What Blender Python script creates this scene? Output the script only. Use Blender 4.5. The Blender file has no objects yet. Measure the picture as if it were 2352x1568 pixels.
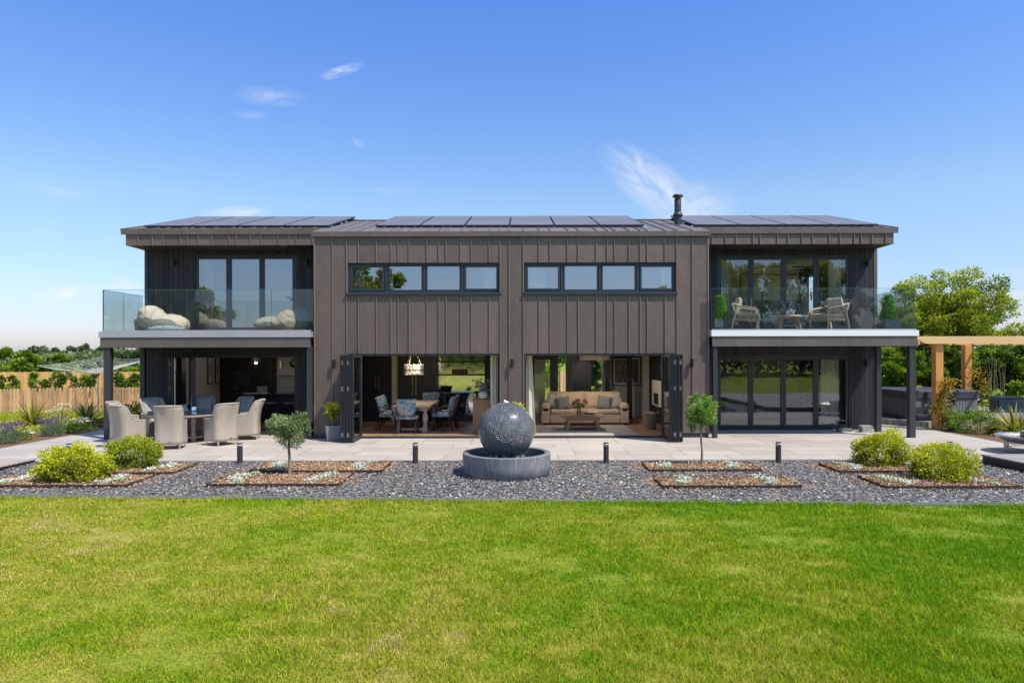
import bpy, math, random
import numpy as np
from mathutils import Vector, Matrix, Euler

rng = np.random.default_rng(11)
random.seed(5)
R = math.radians
scene = bpy.context.scene
COL = scene.collection

# ---------------------------------------------------------------- camera constants
D0 = 18.0            # camera is 18 m in front of the house facade (y = 0)
HC = 2.25
F = 1568.0           # focal length in pixels of the 2352 px wide view of the photo
def X(vx, d): return (vx - 1194.1) / F * d
def Z(vy, d): return HC + (809.4 - vy) / F * d

# ---------------------------------------------------------------- node helpers
class NT:
    def __init__(s, nt):
        s.nt = nt; s.n = nt.nodes; s.l = nt.links; s.n.clear()
    def node(s, t, **kw):
        nd = s.n.new(t)
        for k, v in kw.items(): setattr(nd, k, v)
        return nd
    def set(s, sock, v):
        if v is None: return
        if isinstance(v, bpy.types.NodeSocket): s.l.new(v, sock)
        elif isinstance(v, (tuple, list)) and len(v) == 3 and sock.type == 'RGBA': sock.default_value = (*v, 1)
        else: sock.default_value = v
    def math(s, op, a, b=0.0, c=None, clamp=False):
        m = s.node('ShaderNodeMath', operation=op, use_clamp=clamp)
        s.set(m.inputs[0], a); s.set(m.inputs[1], b)
        if c is not None: s.set(m.inputs[2], c)
        return m.outputs[0]
    def vmath(s, op, a, b=(0, 0, 0)):
        m = s.node('ShaderNodeVectorMath', operation=op)
        s.set(m.inputs[0], a); s.set(m.inputs[1], b)
        return m.outputs[0]
    def mix(s, f, a, b, mode='MIX'):
        m = s.node('ShaderNodeMix', data_type='RGBA', blend_type=mode)
        s.set(m.inputs[0], f); s.set(m.inputs[6], a); s.set(m.inputs[7], b)
        return m.outputs[2]
    def ramp(s, f, stops, interp='LINEAR'):
        r = s.node('ShaderNodeValToRGB'); r.color_ramp.interpolation = interp
        e = r.color_ramp.elements
        while len(e) > 1: e.remove(e[-1])
        e[0].position = stops[0][0]; e[0].color = (*stops[0][1], 1)
        for p, c in stops[1:]:
            q = e.new(p); q.color = (*c, 1)
        s.set(r.inputs[0], f)
        return r.outputs[0]
    def maprange(s, v, a, b, c=0.0, d=1.0):
        m = s.node('ShaderNodeMapRange'); s.set(m.inputs[0], v)
        for i, q in enumerate((a, b, c, d)): m.inputs[i + 1].default_value = q
        return m.outputs[0]
    def noise(s, vec, scale=5, detail=3, rough=.5, dist=0):
        m = s.node('ShaderNodeTexNoise'); s.set(m.inputs['Vector'], vec)
        m.inputs['Scale'].default_value = scale; m.inputs['Detail'].default_value = detail
        m.inputs['Roughness'].default_value = rough; m.inputs['Distortion'].default_value = dist
        return m.outputs[0]
    def scale(s, vec, sc):
        return s.vmath('MULTIPLY', vec, sc)
    def bump(s, h, strength=.3, dist=.01, normal=None):
        b = s.node('ShaderNodeBump'); s.set(b.inputs['Height'], h)
        b.inputs['Strength'].default_value = strength; b.inputs['Distance'].default_value = dist
        if normal is not None: s.l.new(normal, b.inputs['Normal'])
        return b.outputs[0]

def newmat(name):
    m = bpy.data.materials.new(name); m.use_nodes = True
    t = NT(m.node_tree)
    out = t.node('ShaderNodeOutputMaterial')
    return m, t, out
def principled(t, out, col, rough=.6, metal=0, normal=None, spec=.5, coat=0):
    p = t.node('ShaderNodeBsdfPrincipled')
    t.set(p.inputs['Base Color'], col); t.set(p.inputs['Roughness'], rough); t.set(p.inputs['Metallic'], metal)
    p.inputs['Specular IOR Level'].default_value = spec
    p.inputs['Coat Weight'].default_value = coat
    if normal is not None: t.l.new(normal, p.inputs['Normal'])
    if out is not None: t.l.new(p.outputs[0], out.inputs[0])
    return p
def objco(t): return t.node('ShaderNodeTexCoord').outputs['Object']
def geopos(t): return t.node('ShaderNodeNewGeometry').outputs['Position']
def rndattr(t): return t.node('ShaderNodeAttribute', attribute_name='rnd').outputs['Fac']

def M(name, col, rough=.6, metal=0, var=.12, vs=2.5, bump=.0, bs=60, spec=.5, rndvar=0.0, stretch=(1, 1, 1), coat=0, bdist=.004):
    """painted / plain surface with soft large variation, fine variation and bump"""
    m, t, out = newmat(name)
    co = t.scale(objco(t), stretch)
    n1 = t.noise(co, vs, 4, .6)
    f = t.maprange(n1, .3, .7, 1 - var, 1 + var)
    if rndvar:
        f = t.math('MULTIPLY', f, t.maprange(rndattr(t), 0, 1, 1 - rndvar, 1 + rndvar))
    c = t.vmath('MULTIPLY', (*col,), (1, 1, 1))
    cc = t.node('ShaderNodeVectorMath', operation='SCALE'); t.l.new(c, cc.inputs[0]); t.l.new(f, cc.inputs['Scale'])
    nrm = None
    if bump:
        nrm = t.bump(t.noise(co, bs, 3, .6), bump, bdist)
    rr = t.maprange(t.noise(co, vs * 3, 3), .3, .7, max(.02, rough - .07), min(1, rough + .07))
    principled(t, out, cc.outputs[0], rr, metal, nrm, spec, coat)
    return m

def leafmat(name, stops, transl=.35, rough=.45, pos_var=0.0, pos_scale=.6, gain=1.0):
    stops = [(a, tuple(min(.85, q * gain) for q in c)) for a, c in stops]
    m, t, out = newmat(name)
    r = rndattr(t)
    if pos_var:
        n = t.noise(geopos(t), pos_scale, 2)
        r = t.math('ADD', r, t.maprange(n, .3, .7, -pos_var, pos_var), clamp=True)
    c = t.ramp(r, stops)
    p = principled(t, None, c, rough, 0, None, .35)
    tr = t.node('ShaderNodeBsdfTranslucent')
    c2 = t.mix(1.0, c, (1.0, 1.05, .55), 'MULTIPLY'); t.l.new(c2, tr.inputs[0])
    mx = t.node('ShaderNodeMixShader'); mx.inputs[0].default_value = transl
    t.l.new(p.outputs[0], mx.inputs[1]); t.l.new(tr.outputs[0], mx.inputs[2])
    t.l.new(mx.outputs[0], out.inputs[0])
    return m

def glassmat(name, tint, base, k, haze=0.0, hazecol=(.6, .7, .7)):
    m, t, out = newmat(name)
    tr = t.node('ShaderNodeBsdfTransparent'); tr.inputs[0].default_value = (*tint, 1)
    gl = t.node('ShaderNodeBsdfGlossy'); gl.inputs['Roughness'].default_value = .0; gl.inputs[0].default_value = (.95, .97, 1, 1)
    nrm = t.bump(t.noise(t.scale(objco(t), (1, 1, .8)), 1.3, 2, .5), .12, .012)
    t.l.new(nrm, gl.inputs['Normal'])
    fr = t.node('ShaderNodeFresnel'); fr.inputs[0].default_value = 1.5
    fac = t.math('MULTIPLY_ADD', fr.outputs[0], k, base, clamp=True)
    mx = t.node('ShaderNodeMixShader'); t.l.new(fac, mx.inputs[0])
    t.l.new(tr.outputs[0], mx.inputs[1]); t.l.new(gl.outputs[0], mx.inputs[2])
    res = mx.outputs[0]
    if haze:
        df = t.node('ShaderNodeBsdfDiffuse'); df.inputs[0].default_value = (*hazecol, 1)
        m2 = t.node('ShaderNodeMixShader')
        h = t.maprange(t.noise(t.scale(objco(t), (3, 3, 1)), 2.0, 5, .7), .35, .75, haze * .4, haze * 1.7)
        t.l.new(h, m2.inputs[0]); t.l.new(res, m2.inputs[1]); t.l.new(df.outputs[0], m2.inputs[2]); res = m2.outputs[0]
    t.l.new(res, out.inputs[0])
    return m

# ---------------------------------------------------------------- mesh builder
class MB:
    def __init__(s, T=None):
        s.v = []; s.f = []; s.r = []; s.T = T or Matrix(); s.sm = []
    def add(s, vs, fs, r=.5, smooth=False):
        b = len(s.v)
        for p in vs:
            s.v.append(tuple(s.T @ Vector(p))); s.r.append(r)
        for f in fs:
            s.f.append(tuple(i + b for i in f)); s.sm.append(smooth)
        return s
    def box(s, x0, x1, y0, y1, z0, z1, r=.5):
        return s.add([(x0, y0, z0), (x1, y0, z0), (x1, y1, z0), (x0, y1, z0), (x0, y0, z1), (x1, y0, z1), (x1, y1, z1), (x0, y1, z1)],
                     [(0, 3, 2, 1), (4, 5, 6, 7), (0, 1, 5, 4), (1, 2, 6, 5), (2, 3, 7, 6), (3, 0, 4, 7)], r)
    def obox(s, c, size, rot=(0, 0, 0), r=.5):
        T0 = s.T
        s.T = T0 @ Matrix.Translation(c) @ Euler(rot).to_matrix().to_4x4()
        hx, hy, hz = [q / 2 for q in size]
        s.box(-hx, hx, -hy, hy, -hz, hz, r); s.T = T0
        return s
    def bar(s, a, b, w, h=None, r=.5):
        a = Vector(a); b = Vector(b); d = b - a; L = d.length
        q = d.to_track_quat('X', 'Z')
        T0 = s.T; s.T = T0 @ Matrix.Translation((a + b) / 2) @ q.to_matrix().to_4x4()
        h = h or w
        s.box(-L / 2, L / 2, -w / 2, w / 2, -h / 2, h / 2, r); s.T = T0
        return s
    def tube(s, pts, rad, n=8, caps=True, r=.5):
        pts = [Vector(p) for p in pts]
        if not hasattr(rad, '__len__'): rad = [rad] * len(pts)
        vs = []; fs = []
        prev = None
        for i, p in enumerate(pts):
            t = (pts[min(i + 1, len(pts) - 1)] - pts[max(i - 1, 0)]).normalized()
            u = t.orthogonal().normalized() if prev is None else (prev - t * prev.dot(t)).normalized()
            prev = u; w = t.cross(u)
            for k in range(n):
                a = 2 * math.pi * k / n
                vs.append(p + (u * math.cos(a) + w * math.sin(a)) * rad[i])
        for i in range(len(pts) - 1):
            for k in range(n):
                fs.append((i * n + k, i * n + (k + 1) % n, (i + 1) * n + (k + 1) % n, (i + 1) * n + k))
        s.add(vs, fs, r, True)
        if caps:
            s.add(vs[:n], [tuple(range(n))[::-1]], r); s.add(vs[-n:], [tuple(range(n))], r)
        return s
    def cyl(s, p, r0, z0, z1, r1=None, n=24, r=.5):
        r1 = r0 if r1 is None else r1
        return s.lathe([(0, z0), (r0, z0), (r1, z1), (0, z1)], n, p, r, sharp=True)
    def lathe(s, prof, n=32, c=(0, 0), r=.5, sharp=False):
        """profile of (radius, z); sharp: separate rings so edges stay crisp"""
        segs = [(prof[i], prof[i + 1]) for i in range(len(prof) - 1)]
        cx, cy = c[0], c[1]
        if sharp:
            for (ra, za), (rb, zb) in segs:
                vs = []
                for q, z in ((ra, za), (rb, zb)):
                    for k in range(n):
                        a = 2 * math.pi * k / n; vs.append((cx + q * math.cos(a), cy + q * math.sin(a), z))
                s.add(vs, [(k, (k + 1) % n, n + (k + 1) % n, n + k) for k in range(n)], r, abs(za - zb) > 1e-6)
        else:
            vs = []
            for q, z in prof:
                for k in range(n):
                    a = 2 * math.pi * k / n; vs.append((cx + q * math.cos(a), cy + q * math.sin(a), z))
            fs = [(i * n + k, i * n + (k + 1) % n, (i + 1) * n + (k + 1) % n, (i + 1) * n + k) for i in range(len(prof) - 1) for k in range(n)]
            s.add(vs, fs, r, True)
        return s
    def grid(s, P, r=.5, smooth=True):
        """P: 2-D list of points"""
        h = len(P); w = len(P[0])
        return s.add([p for row in P for p in row], [(i * w + j, i * w + j + 1, (i + 1) * w + j + 1, (i + 1) * w + j) for i in range(h - 1) for j in range(w - 1)], r, smooth)
    def prism(s, poly, z0, z1, r=.5):
        n = len(poly)
        s.add([(x, y, z0) for x, y in poly] + [(x, y, z1) for x, y in poly],
              [tuple(range(n))[::-1], tuple(range(n, 2 * n))] + [(i, (i + 1) % n, n + (i + 1) % n, n + i) for i in range(n)], r)
        return s
    def build(s, name, mat, parent=None, bevel=0, solid=0, subsurf=0, label=None):
        me = bpy.data.meshes.new(name); me.from_pydata(s.v, [], s.f); me.update()
        me.polygons.foreach_set('use_smooth', s.sm)
        at = me.attributes.new('rnd', 'FLOAT', 'POINT'); at.data.foreach_set('value', s.r)
        o = bpy.data.objects.new(name, me); COL.objects.link(o)
        me.materials.append(mat)
        if parent is not None: o.parent = parent
        if solid:
            md = o.modifiers.new('thick', 'SOLIDIFY'); md.thickness = solid; md.offset = 0
        if bevel:
            md = o.modifiers.new('bevel', 'BEVEL'); md.width = bevel; md.segments = 2; md.limit_method = 'ANGLE'
        if subsurf:
            md = o.modifiers.new('sub', 'SUBSURF'); md.levels = subsurf; md.render_levels = subsurf
        if label: o['label'] = label
        return o

def npmesh(name, V, loops, sizes, rnd, mat, parent=None, smooth=False):
    me = bpy.data.meshes.new(name)
    V = np.asarray(V, np.float32); loops = np.asarray(loops, np.int32); sizes = np.asarray(sizes, np.int32)
    me.vertices.add(len(V)); me.vertices.foreach_set('co', V.ravel())
    me.loops.add(len(loops)); me.loops.foreach_set('vertex_index', loops)
    me.polygons.add(len(sizes))
    st = np.zeros(len(sizes), np.int32); st[1:] = np.cumsum(sizes)[:-1]
    me.polygons.foreach_set('loop_start', st)
    me.update(calc_edges=True)
    at = me.attributes.new('rnd', 'FLOAT', 'POINT'); at.data.foreach_set('value', np.asarray(rnd, np.float32))
    if smooth: me.polygons.foreach_set('use_smooth', np.ones(len(sizes), bool))
    me.materials.append(mat)
    o = bpy.data.objects.new(name, me); COL.objects.link(o)
    if parent is not None: o.parent = parent
    return o

def empty(name, loc=(0, 0, 0), rz=0, label=None, cat=None, group=None):
    o = bpy.data.objects.new(name, None); COL.objects.link(o); o.empty_display_size = .2
    o.location = loc; o.rotation_euler = (0, 0, rz)
    tag(o, label, cat, group)
    return o
def tag(o, label=None, cat=None, group=None, kind=None):
    if label: o['label'] = label
    if cat: o['category'] = cat
    if group: o['group'] = group
    if kind: o['kind'] = kind
    return o
def copy_tree(o, parent=None, **kw):
    c = o.copy(); COL.objects.link(c); c.parent = parent
    for ch in o.children: copy_tree(ch, c)
    for k, v in kw.items():
        if k == 'loc': c.location = v
        elif k == 'rz': c.rotation_euler = (0, 0, v)
        else: c[k] = v
    return c

# ---------------------------------------------------------------- foliage
def unit(a): return a / np.maximum(np.linalg.norm(a, axis=1, keepdims=True), 1e-9)
def leaves(name, P, D, L, W, rnd, mat, parent=None, fold=.3, upb=.6):
    """a folded diamond leaf at each P pointing along D"""
    n = len(P); D = unit(D)
    U = unit(rng.normal(size=(n, 3)) * .7 + np.array([.30, -.62, .62]) * (upb / .6))
    S = unit(np.cross(D, U)); Nn = np.cross(S, D)
    L = np.broadcast_to(L, (n,))[:, None]; W = np.broadcast_to(W, (n,))[:, None]
    V = np.empty((n, 4, 3))
    V[:, 0] = P; V[:, 1] = P + D * L * .5 + S * W * .5 + Nn * W * fold
    V[:, 2] = P + D * L; V[:, 3] = P + D * L * .5 - S * W * .5 + Nn * W * fold
    b = (np.arange(n) * 4)[:, None]
    lo = (b + np.array([0, 1, 2, 0, 2, 3])).ravel()
    return npmesh(name, V.reshape(-1, 3), lo, np.full(2 * n, 3), np.repeat(rnd, 4), mat, parent)

def ball_points(n, c, rad, lo=.7, noise=.12, flat=None, seed=0):
    g = np.random.default_rng(seed)
    d = unit(g.normal(size=(n, 3)))
    ph = g.uniform(0, 6.28, (6, 3)); k = g.uniform(1.5, 5, (6, 3))
    bumpy = sum(np.sin((d * k[i] + ph[i])).prod(axis=1) for i in range(6)) * noise
    r = (g.uniform(lo ** 3, 1, n) ** (1 / 3)) * (1 + bumpy)
    P = d * r[:, None] * np.array(rad)
    return P + np.array(c), d, r

def crown(name, clusters, per, L, W, mat, parent=None, dark=.35, seed=1, shell=.55):
    g = np.random.default_rng(seed)
    Ps = []; Ds = []; Rn = []
    allc = np.array([c[0] for c in clusters]); mid = allc.mean(axis=0)
    for (c, r) in clusters:
        n = int(per * g.uniform(.75, 1.25))
        d = unit(g.normal(size=(n, 3)))
        rr = (g.uniform(shell ** 3, 1, n) ** (1 / 3))
        P = np.array(c) + d * rr[:, None] * np.array(r) * (1 + .25 * g.normal(size=(n, 1)) * .5)
        Ps.append(P); Ds.append(d + unit(P - mid) * .6 + g.normal(size=(n, 3)) * .6 + np.array([0, 0, .15]))
        tone = g.normal() * .13
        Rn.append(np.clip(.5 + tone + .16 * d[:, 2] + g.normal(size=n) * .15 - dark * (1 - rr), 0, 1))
    P = np.concatenate(Ps); D = np.concatenate(Ds); rn = np.concatenate(Rn)
    n = len(P)
    return leaves(name, P, D, L * g.uniform(.6, 1.3, n), W * g.uniform(.6, 1.3, n), rn, mat, parent)

def blob(ells, c, nu=48, nv=28, wr=.03, seed=0, zmin=0):
    """star-shaped soft body around c: outermost surface of a union of ellipsoids, with folds"""
    g = np.random.default_rng(seed)
    ks = g.uniform(3, 9, (7, 3)) * g.choice([-1, 1], (7, 3)); ph = g.uniform(0, 6.28, 7); k2 = g.uniform(9, 18, (7, 3)) * g.choice([-1, 1], (7, 3))
    P = []
    for i in range(nv + 1):
        th = math.pi * i / nv; row = []
        for j in range(nu + 1):
            a = 2 * math.pi * (j % nu) / nu
            d = np.array([math.sin(th) * math.cos(a), math.sin(th) * math.sin(a), math.cos(th)])
            acc = 0
            for (ec, er) in ells:
                o = (np.array(c) - np.array(ec)) / np.array(er); dd = d / np.array(er)
                A = dd @ dd; B = 2 * o @ dd; C = o @ o - 1; q = B * B - 4 * A * C
                if q > 0:
                    t = (-B + math.sqrt(q)) / (2 * A)
                    if t > 0: acc += t ** 8
            t = acc ** (1 / 8) if acc > 0 else .02
            t *= 1 + wr * .35 * sum((1 - abs(math.sin(k2[k] @ d + ph[k] * 2))) ** 4 for k in range(7))
            t *= 1 + wr * sum((1 - abs(math.sin(ks[k] @ d * 1.3 + ph[k]))) ** 3 for k in range(7)) - wr * 1.5
            p = np.array(c) + d * t
            p[2] = max(p[2], zmin)
            row.append(tuple(p))
        P.append(row)
    return P

def pillow(mb, c, w, h, t, rot, n=12):
    T0 = mb.T; mb.T = T0 @ Matrix.Translation(c) @ Euler(rot).to_matrix().to_4x4()
    for sgn in (1, -1):
        P = []
        for i in range(n + 1):
            row = []
            for j in range(n + 1):
                u = 2 * i / n - 1; v = 2 * j / n - 1
                k = ((1 - u ** 4) * (1 - v ** 4)) ** .5
                pin = 1 - .07 * (1 - abs(u) ** 2 * abs(v) ** 2)
                row.append((u * w / 2 * (1 - .06 * (1 - v * v)), sgn * t / 2 * k, v * h / 2 * (1 - .06 * (1 - u * u))))
            P.append(row if sgn > 0 else row[::-1])
        mb.grid(P)
    mb.T = T0
    return mb
SUN = 5.0; SKY = .15; ROLL = .115
SKYTINT = [(0.0, (.85, .84, 1.10)), (.10, (.95, 1.0, 1.18)), (.205, (1.05, 1.15, 1.24)), (.31, (.86, 1.08, 1.42)), (.47, (.68, 1.03, 1.66)), (.62, (1.0, 1.08, 1.15)), (1.0, (1.08, 1.04, .95))]
CLOUDCOL = (6.2, 6.4, 6.7)
# ================================================================ materials
def zinc(name, col, tray=.07):
    m, t, out = newmat(name)
    co = objco(t)
    big = t.noise(t.scale(co, (1, 1, .45)), 1.1, 3, .5)
    fine = t.noise(t.scale(co, (6, 6, .8)), 9, 4, .65)
    f = t.math('ADD', t.maprange(big, .3, .7, .9, 1.1), t.maprange(fine, .3, .7, -.018, .018))
    f = t.math('MULTIPLY', f, t.maprange(rndattr(t), 0, 1, 1 - tray, 1 + tray))
    cc = t.node('ShaderNodeVectorMath', operation='SCALE'); cc.inputs[0].default_value = col; t.l.new(f, cc.inputs['Scale'])
    s3 = t.node('ShaderNodeSeparateXYZ'); t.l.new(co, s3.inputs[0])
    streak = t.noise(t.scale(co, (9, 9, .35)), 2.2, 4, .7, .3)
    dirt = t.math('MULTIPLY', t.maprange(streak, .5, .72), t.maprange(s3.outputs[2], .0, .9, .34, .015))
    spots = t.math('GREATER_THAN', t.noise(co, 14, 1, .3), .79)
    c = t.mix(t.math('MULTIPLY', spots, .35), cc.outputs[0], (.3, .29, .27))
    c = t.mix(dirt, c, (.33, .29, .25))
    wav = t.noise(t.scale(co, (2.2, 1, 1.1)), 1.8, 3, .5)
    c = t.mix(t.maprange(wav, .42, .68, 0, .05), c, (.28, .235, .20))
    nrm = t.bump(wav, .8, .03)
    principled(t, out, c, t.maprange(fine, .3, .7, .42, .56), .25, nrm, .4)
    return m
zinc_wall = zinc('zinc_cladding', (.157, .118, .095), .11)
zinc_seam = M('zinc_seam', (.235, .20, .175), .38, .3, .08)  # lighter than the sheets: sunlit edge highlight put into the seam colour
zinc_roof = zinc('zinc_roofing', (.22, .19, .175))
zinc_trim = zinc('zinc_trim', (.145, .115, .098), .03)
fascia_mat = zinc('fascia_metal', (.145, .12, .108), .05)

def charred():
    m, t, out = newmat('charred_timber')
    co = objco(t)
    g = t.noise(t.scale(co, (14, 14, .9)), 5, 6, .7, .6)
    f = t.math('MULTIPLY', t.maprange(g, .25, .75, .55, 1.5), t.maprange(rndattr(t), 0, 1, .7, 1.3))
    cc = t.node('ShaderNodeVectorMath', operation='SCALE'); cc.inputs[0].default_value = (.030, .026, .029); t.l.new(f, cc.inputs['Scale'])
    principled(t, out, cc.outputs[0], .55, 0, t.bump(g, .5, .004), .35)
    return m
timber_dark = charred()
frame_mat = M('window_frame_paint', (.028, .034, .046), .38, .0, .05, bump=.05, bs=200)
frame_dark = M('folding_door_paint', (.028, .028, .033), .42, 0, .05)
sill_mat = M('sill_metal', (.040, .046, .060), .35, .2, .05)
post_mat = M('post_paint', (.045, .045, .050), .42, .1, .07)
white_band = M('white_balcony_trim', (.80, .80, .79), .5, 0, .04, vs=1)
grey_band = M('grey_balcony_trim', (.44, .43, .445), .4, .3, .05, vs=1)
chrome = M('steel', (.62, .62, .62), .25, 1, .05)
brass = M('brass', (.62, .43, .18), .3, 1, .06)
black_mat = M('black_metal', (.02, .02, .022), .4, .3, .1)
soffit_mat = M('soffit_paint', (.03, .03, .033), .6, 0, .1)
hinge_mat = M('hinge_bolts', (.5, .5, .48), .35, .8, .05)
plaster = M('cream_plaster', (.80, .74, .63), .8, 0, .04)
white_plaster = M('white_plaster', (.84, .82, .78), .8, 0, .03)
ceil_mat = M('ceiling_paint', (.86, .85, .82), .8, 0, .03)
cabinet = M('dark_cabinet_paint', (.022, .021, .025), .45, 0, .08)
carpet = M('bedroom_carpet', (.35, .33, .30), .95, 0, .1)

window_glass = glassmat('window_glass', (.92, .94, .94), .20, .7)
upper_glass = glassmat('upper_door_glass', (.86, .88, .88), .19, .7)
door_glass = glassmat('door_glass', (.93, .95, .94), .065, .6)
rail_glass = glassmat('balustrade_glass', (.92, .96, .955), .012, .55, .012)
clear_glass = glassmat('clear_glass', (.93, .95, .95), .03, 1.0)
table_glass = glassmat('table_glass', (.55, .66, .62), .10, 1.0)
glass_edge = M('glass_edge', (.10, .19, .17), .2, 0, .05)
mirror_mat = M('mirror', (.72, .74, .74), .03, 1, .01)

def solarmat():
    m, t, out = newmat('solar_cells')
    co = objco(t)
    f = t.maprange(t.noise(co, .8, 2), .3, .7, .9, 1.1)
    cc = t.node('ShaderNodeVectorMath', operation='SCALE'); cc.inputs[0].default_value = (.19, .18, .185); t.l.new(f, cc.inputs['Scale'])
    principled(t, out, cc.outputs[0], .38, 0, None, .35)
    return m
solar = solarmat()
solar_frame = M('solar_frame', (.03, .03, .035), .35, .5, .05)

def brickmat(name, w, h, mortar, c1, c2, cm, off=.5, rot=0, rough=.6, freq=2, grain=(1, 1, 1), gs=3, bumps=.25, noise_amt=.1, spec=.4, mean=None):
    m, t, out = newmat(name)
    co = geopos(t)
    mp = t.node('ShaderNodeMapping'); mp.inputs['Rotation'].default_value = (0, 0, rot); t.l.new(co, mp.inputs[0])
    b = t.node('ShaderNodeTexBrick', offset=off, offset_frequency=freq)
    t.l.new(mp.outputs[0], b.inputs['Vector'])
    t.set(b.inputs['Color1'], c1); t.set(b.inputs['Color2'], c2); t.set(b.inputs['Mortar'], cm)
    b.inputs['Scale'].default_value = 1; b.inputs['Mortar Size'].default_value = mortar
    b.inputs['Mortar Smooth'].default_value = .1; b.inputs['Bias'].default_value = 0
    b.inputs['Brick Width'].default_value = w; b.inputs['Row Height'].default_value = h
    n = t.noise(t.scale(mp.outputs[0], grain), gs, 6, .65, .4)
    n2 = t.noise(mp.outputs[0], .7, 3, .6)
    f = t.math('ADD', t.maprange(n, .25, .75, 1 - noise_amt, 1 + noise_amt), t.maprange(n2, .3, .7, -noise_amt * .6, noise_amt * .6))
    cc = t.node('ShaderNodeVectorMath', operation='SCALE'); t.l.new(b.outputs['Color'], cc.inputs[0]); t.l.new(f, cc.inputs['Scale'])
    h = t.math('SUBTRACT', t.math('MULTIPLY', n, .15), b.outputs['Fac'])
    principled(t, out, cc.outputs[0], rough, 0, t.bump(h, bumps, .004), spec)
    return m
paving = brickmat('porcelain_paving', 1.22, .605, .007, (.46, .405, .345), (.56, .50, .435), (.13, .11, .095), .33, 0, .55, 3, (.7, 5, 1), 2.5, .2, .10)
oak_floor = brickmat('oak_floor', .6, .1, .002, (.34, .20, .115), (.44, .27, .16), (.09, .05, .03), .5, R(45), .4, 2, (1, 12, 1), 4, .15, .2)
deck_mat = brickmat('grey_deck_boards', 40, .145, .006, (.33, .295, .27), (.40, .36, .33), (.02, .02, .02), .5, 0, .6, 2, (.6, 14, 1), 3, .5, .15)
deck_warm = brickmat('warm_deck_boards', 40, .145, .006, (.44, .36, .30), (.52, .44, .37), (.03, .02, .02), .5, 0, .6, 2, (.6, 14, 1), 3, .5, .15)
edging_stone = M('edging_stone', (.13, .135, .145), .7, 0, .2, 4, .4, 60)

def woodmat(name, c1, c2, scale=(20, 20, 1.2), rough=.55, rv=.25, knots=False):
    m, t, out = newmat(name)
    co = t.scale(objco(t), scale)
    n = t.noise(co, 1.3, 5, .65, 1.2)
    c = t.mix(t.maprange(n, .3, .7), c1, c2)
    f = t.maprange(rndattr(t), 0, 1, 1 - rv, 1 + rv)
    cc = t.node('ShaderNodeVectorMath', operation='SCALE'); t.l.new(c, cc.inputs[0]); t.l.new(f, cc.inputs['Scale'])
    col = cc.outputs[0]
    if knots:
        v = t.node('ShaderNodeTexVoronoi', feature='F1'); t.l.new(objco(t), v.inputs['Vector']); v.inputs['Scale'].default_value = 3.2
        k = t.math('LESS_THAN', v.outputs['Distance'], .075)
        col = t.mix(t.math('MULTIPLY', k, .6), col, (.16, .07, .025))
    principled(t, out, col, rough, 0, t.bump(n, .25, .003), .3)
    return m
fence_wood = woodmat('fence_wood', (.78, .42, .14), (.88, .52, .22), rv=.14)
picket_wood = woodmat('picket_wood', (.54, .31, .155), (.68, .43, .24), rv=.28)
pergola_wood = woodmat('pergola_wood', (.58, .275, .075), (.70, .37, .12), rv=.1, knots=True)
pergola_pale = woodmat('pergola_pale_wood', (.72, .46, .20), (.82, .56, .27), scale=(1.2, 20, 20), rv=.08, knots=True)
oak = woodmat('oak_furniture', (.36, .21, .105), (.46, .29, .16), rv=.1)
pale_oak = woodmat('pale_oak', (.50, .36, .26), (.60, .45, .34), rv=.08)
acacia = woodmat('acacia_outdoor', (.46, .36, .25), (.60, .49, .36), rv=.12)
bark = woodmat('bark', (.12, .09, .065), (.22, .17, .125), (8, 8, 3), .9, .2)
olive_bark = woodmat('olive_bark', (.20, .16, .12), (.32, .27, .21), (14, 14, 4), .9, .2)
beanbag_fabric = M('beanbag_canvas', (.33, .275, .205), .95, 0, .07, 5, .45, 9, bdist=.03)
cream_fabric = M('cream_fabric', (.58, .49, .38), .95, 0, .06, 3, .35, 260)
sofa_fabric = M('sofa_fabric', (.64, .48, .33), .95, 0, .05, 3, .3, 300)
grey_fabric = M('grey_fabric', (.20, .195, .19), .95, 0, .08, 3, .3, 260)
midgrey_fabric = M('mid_grey_fabric', (.40, .365, .32), .95, 0, .1, 3, .3, 260)
blue_fabric = M('blue_grey_fabric', (.16, .22, .23), .95, 0, .1, 3, .3, 260)
white_fabric = M('white_linen', (.80, .79, .76), .95, 0, .04, 3, .2, 200)
curtain_mat = leafmat('curtain_voile', [(0, (.86, .80, .70)), (1, (.90, .84, .74))], .35, .9)
rope_mat = M('rope_weave', (.42, .34, .25), .9, 0, .1)

def wickermat(name, col):
    m, t, out = newmat(name)
    co = objco(t)
    s = t.node('ShaderNodeSeparateXYZ'); t.l.new(co, s.inputs[0])
    ang = t.math('MULTIPLY', t.math('ADD', s.outputs[0], s.outputs[1]), 250)
    zz = t.math('MULTIPLY', s.outputs[2], 420)
    w = t.math('MULTIPLY', t.math('SINE', ang), t.math('SINE', zz))
    rib = t.math('SINE', t.math('MULTIPLY', t.math('ADD', s.outputs[0], t.math('MULTIPLY', s.outputs[1], .8)), 125))
    n = t.noise(co, 40, 3, .6)
    f = t.math('ADD', t.maprange(w, -1, 1, .82, 1.1), t.math('ADD', t.maprange(n, .3, .7, -.1, .1), t.math('MULTIPLY', rib, .06)))
    cc = t.node('ShaderNodeVectorMath', operation='SCALE'); cc.inputs[0].default_value = col; t.l.new(f, cc.inputs['Scale'])
    principled(t, out, cc.outputs[0], .6, 0, t.bump(w, .5, .004), .3)
    return m
wicker = wickermat('wicker_weave', (.43, .37, .295))
basket_mat = wickermat('basket_weave', (.34, .24, .15))
dark_wicker = wickermat('dark_wicker', (.14, .14, .145))

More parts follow.
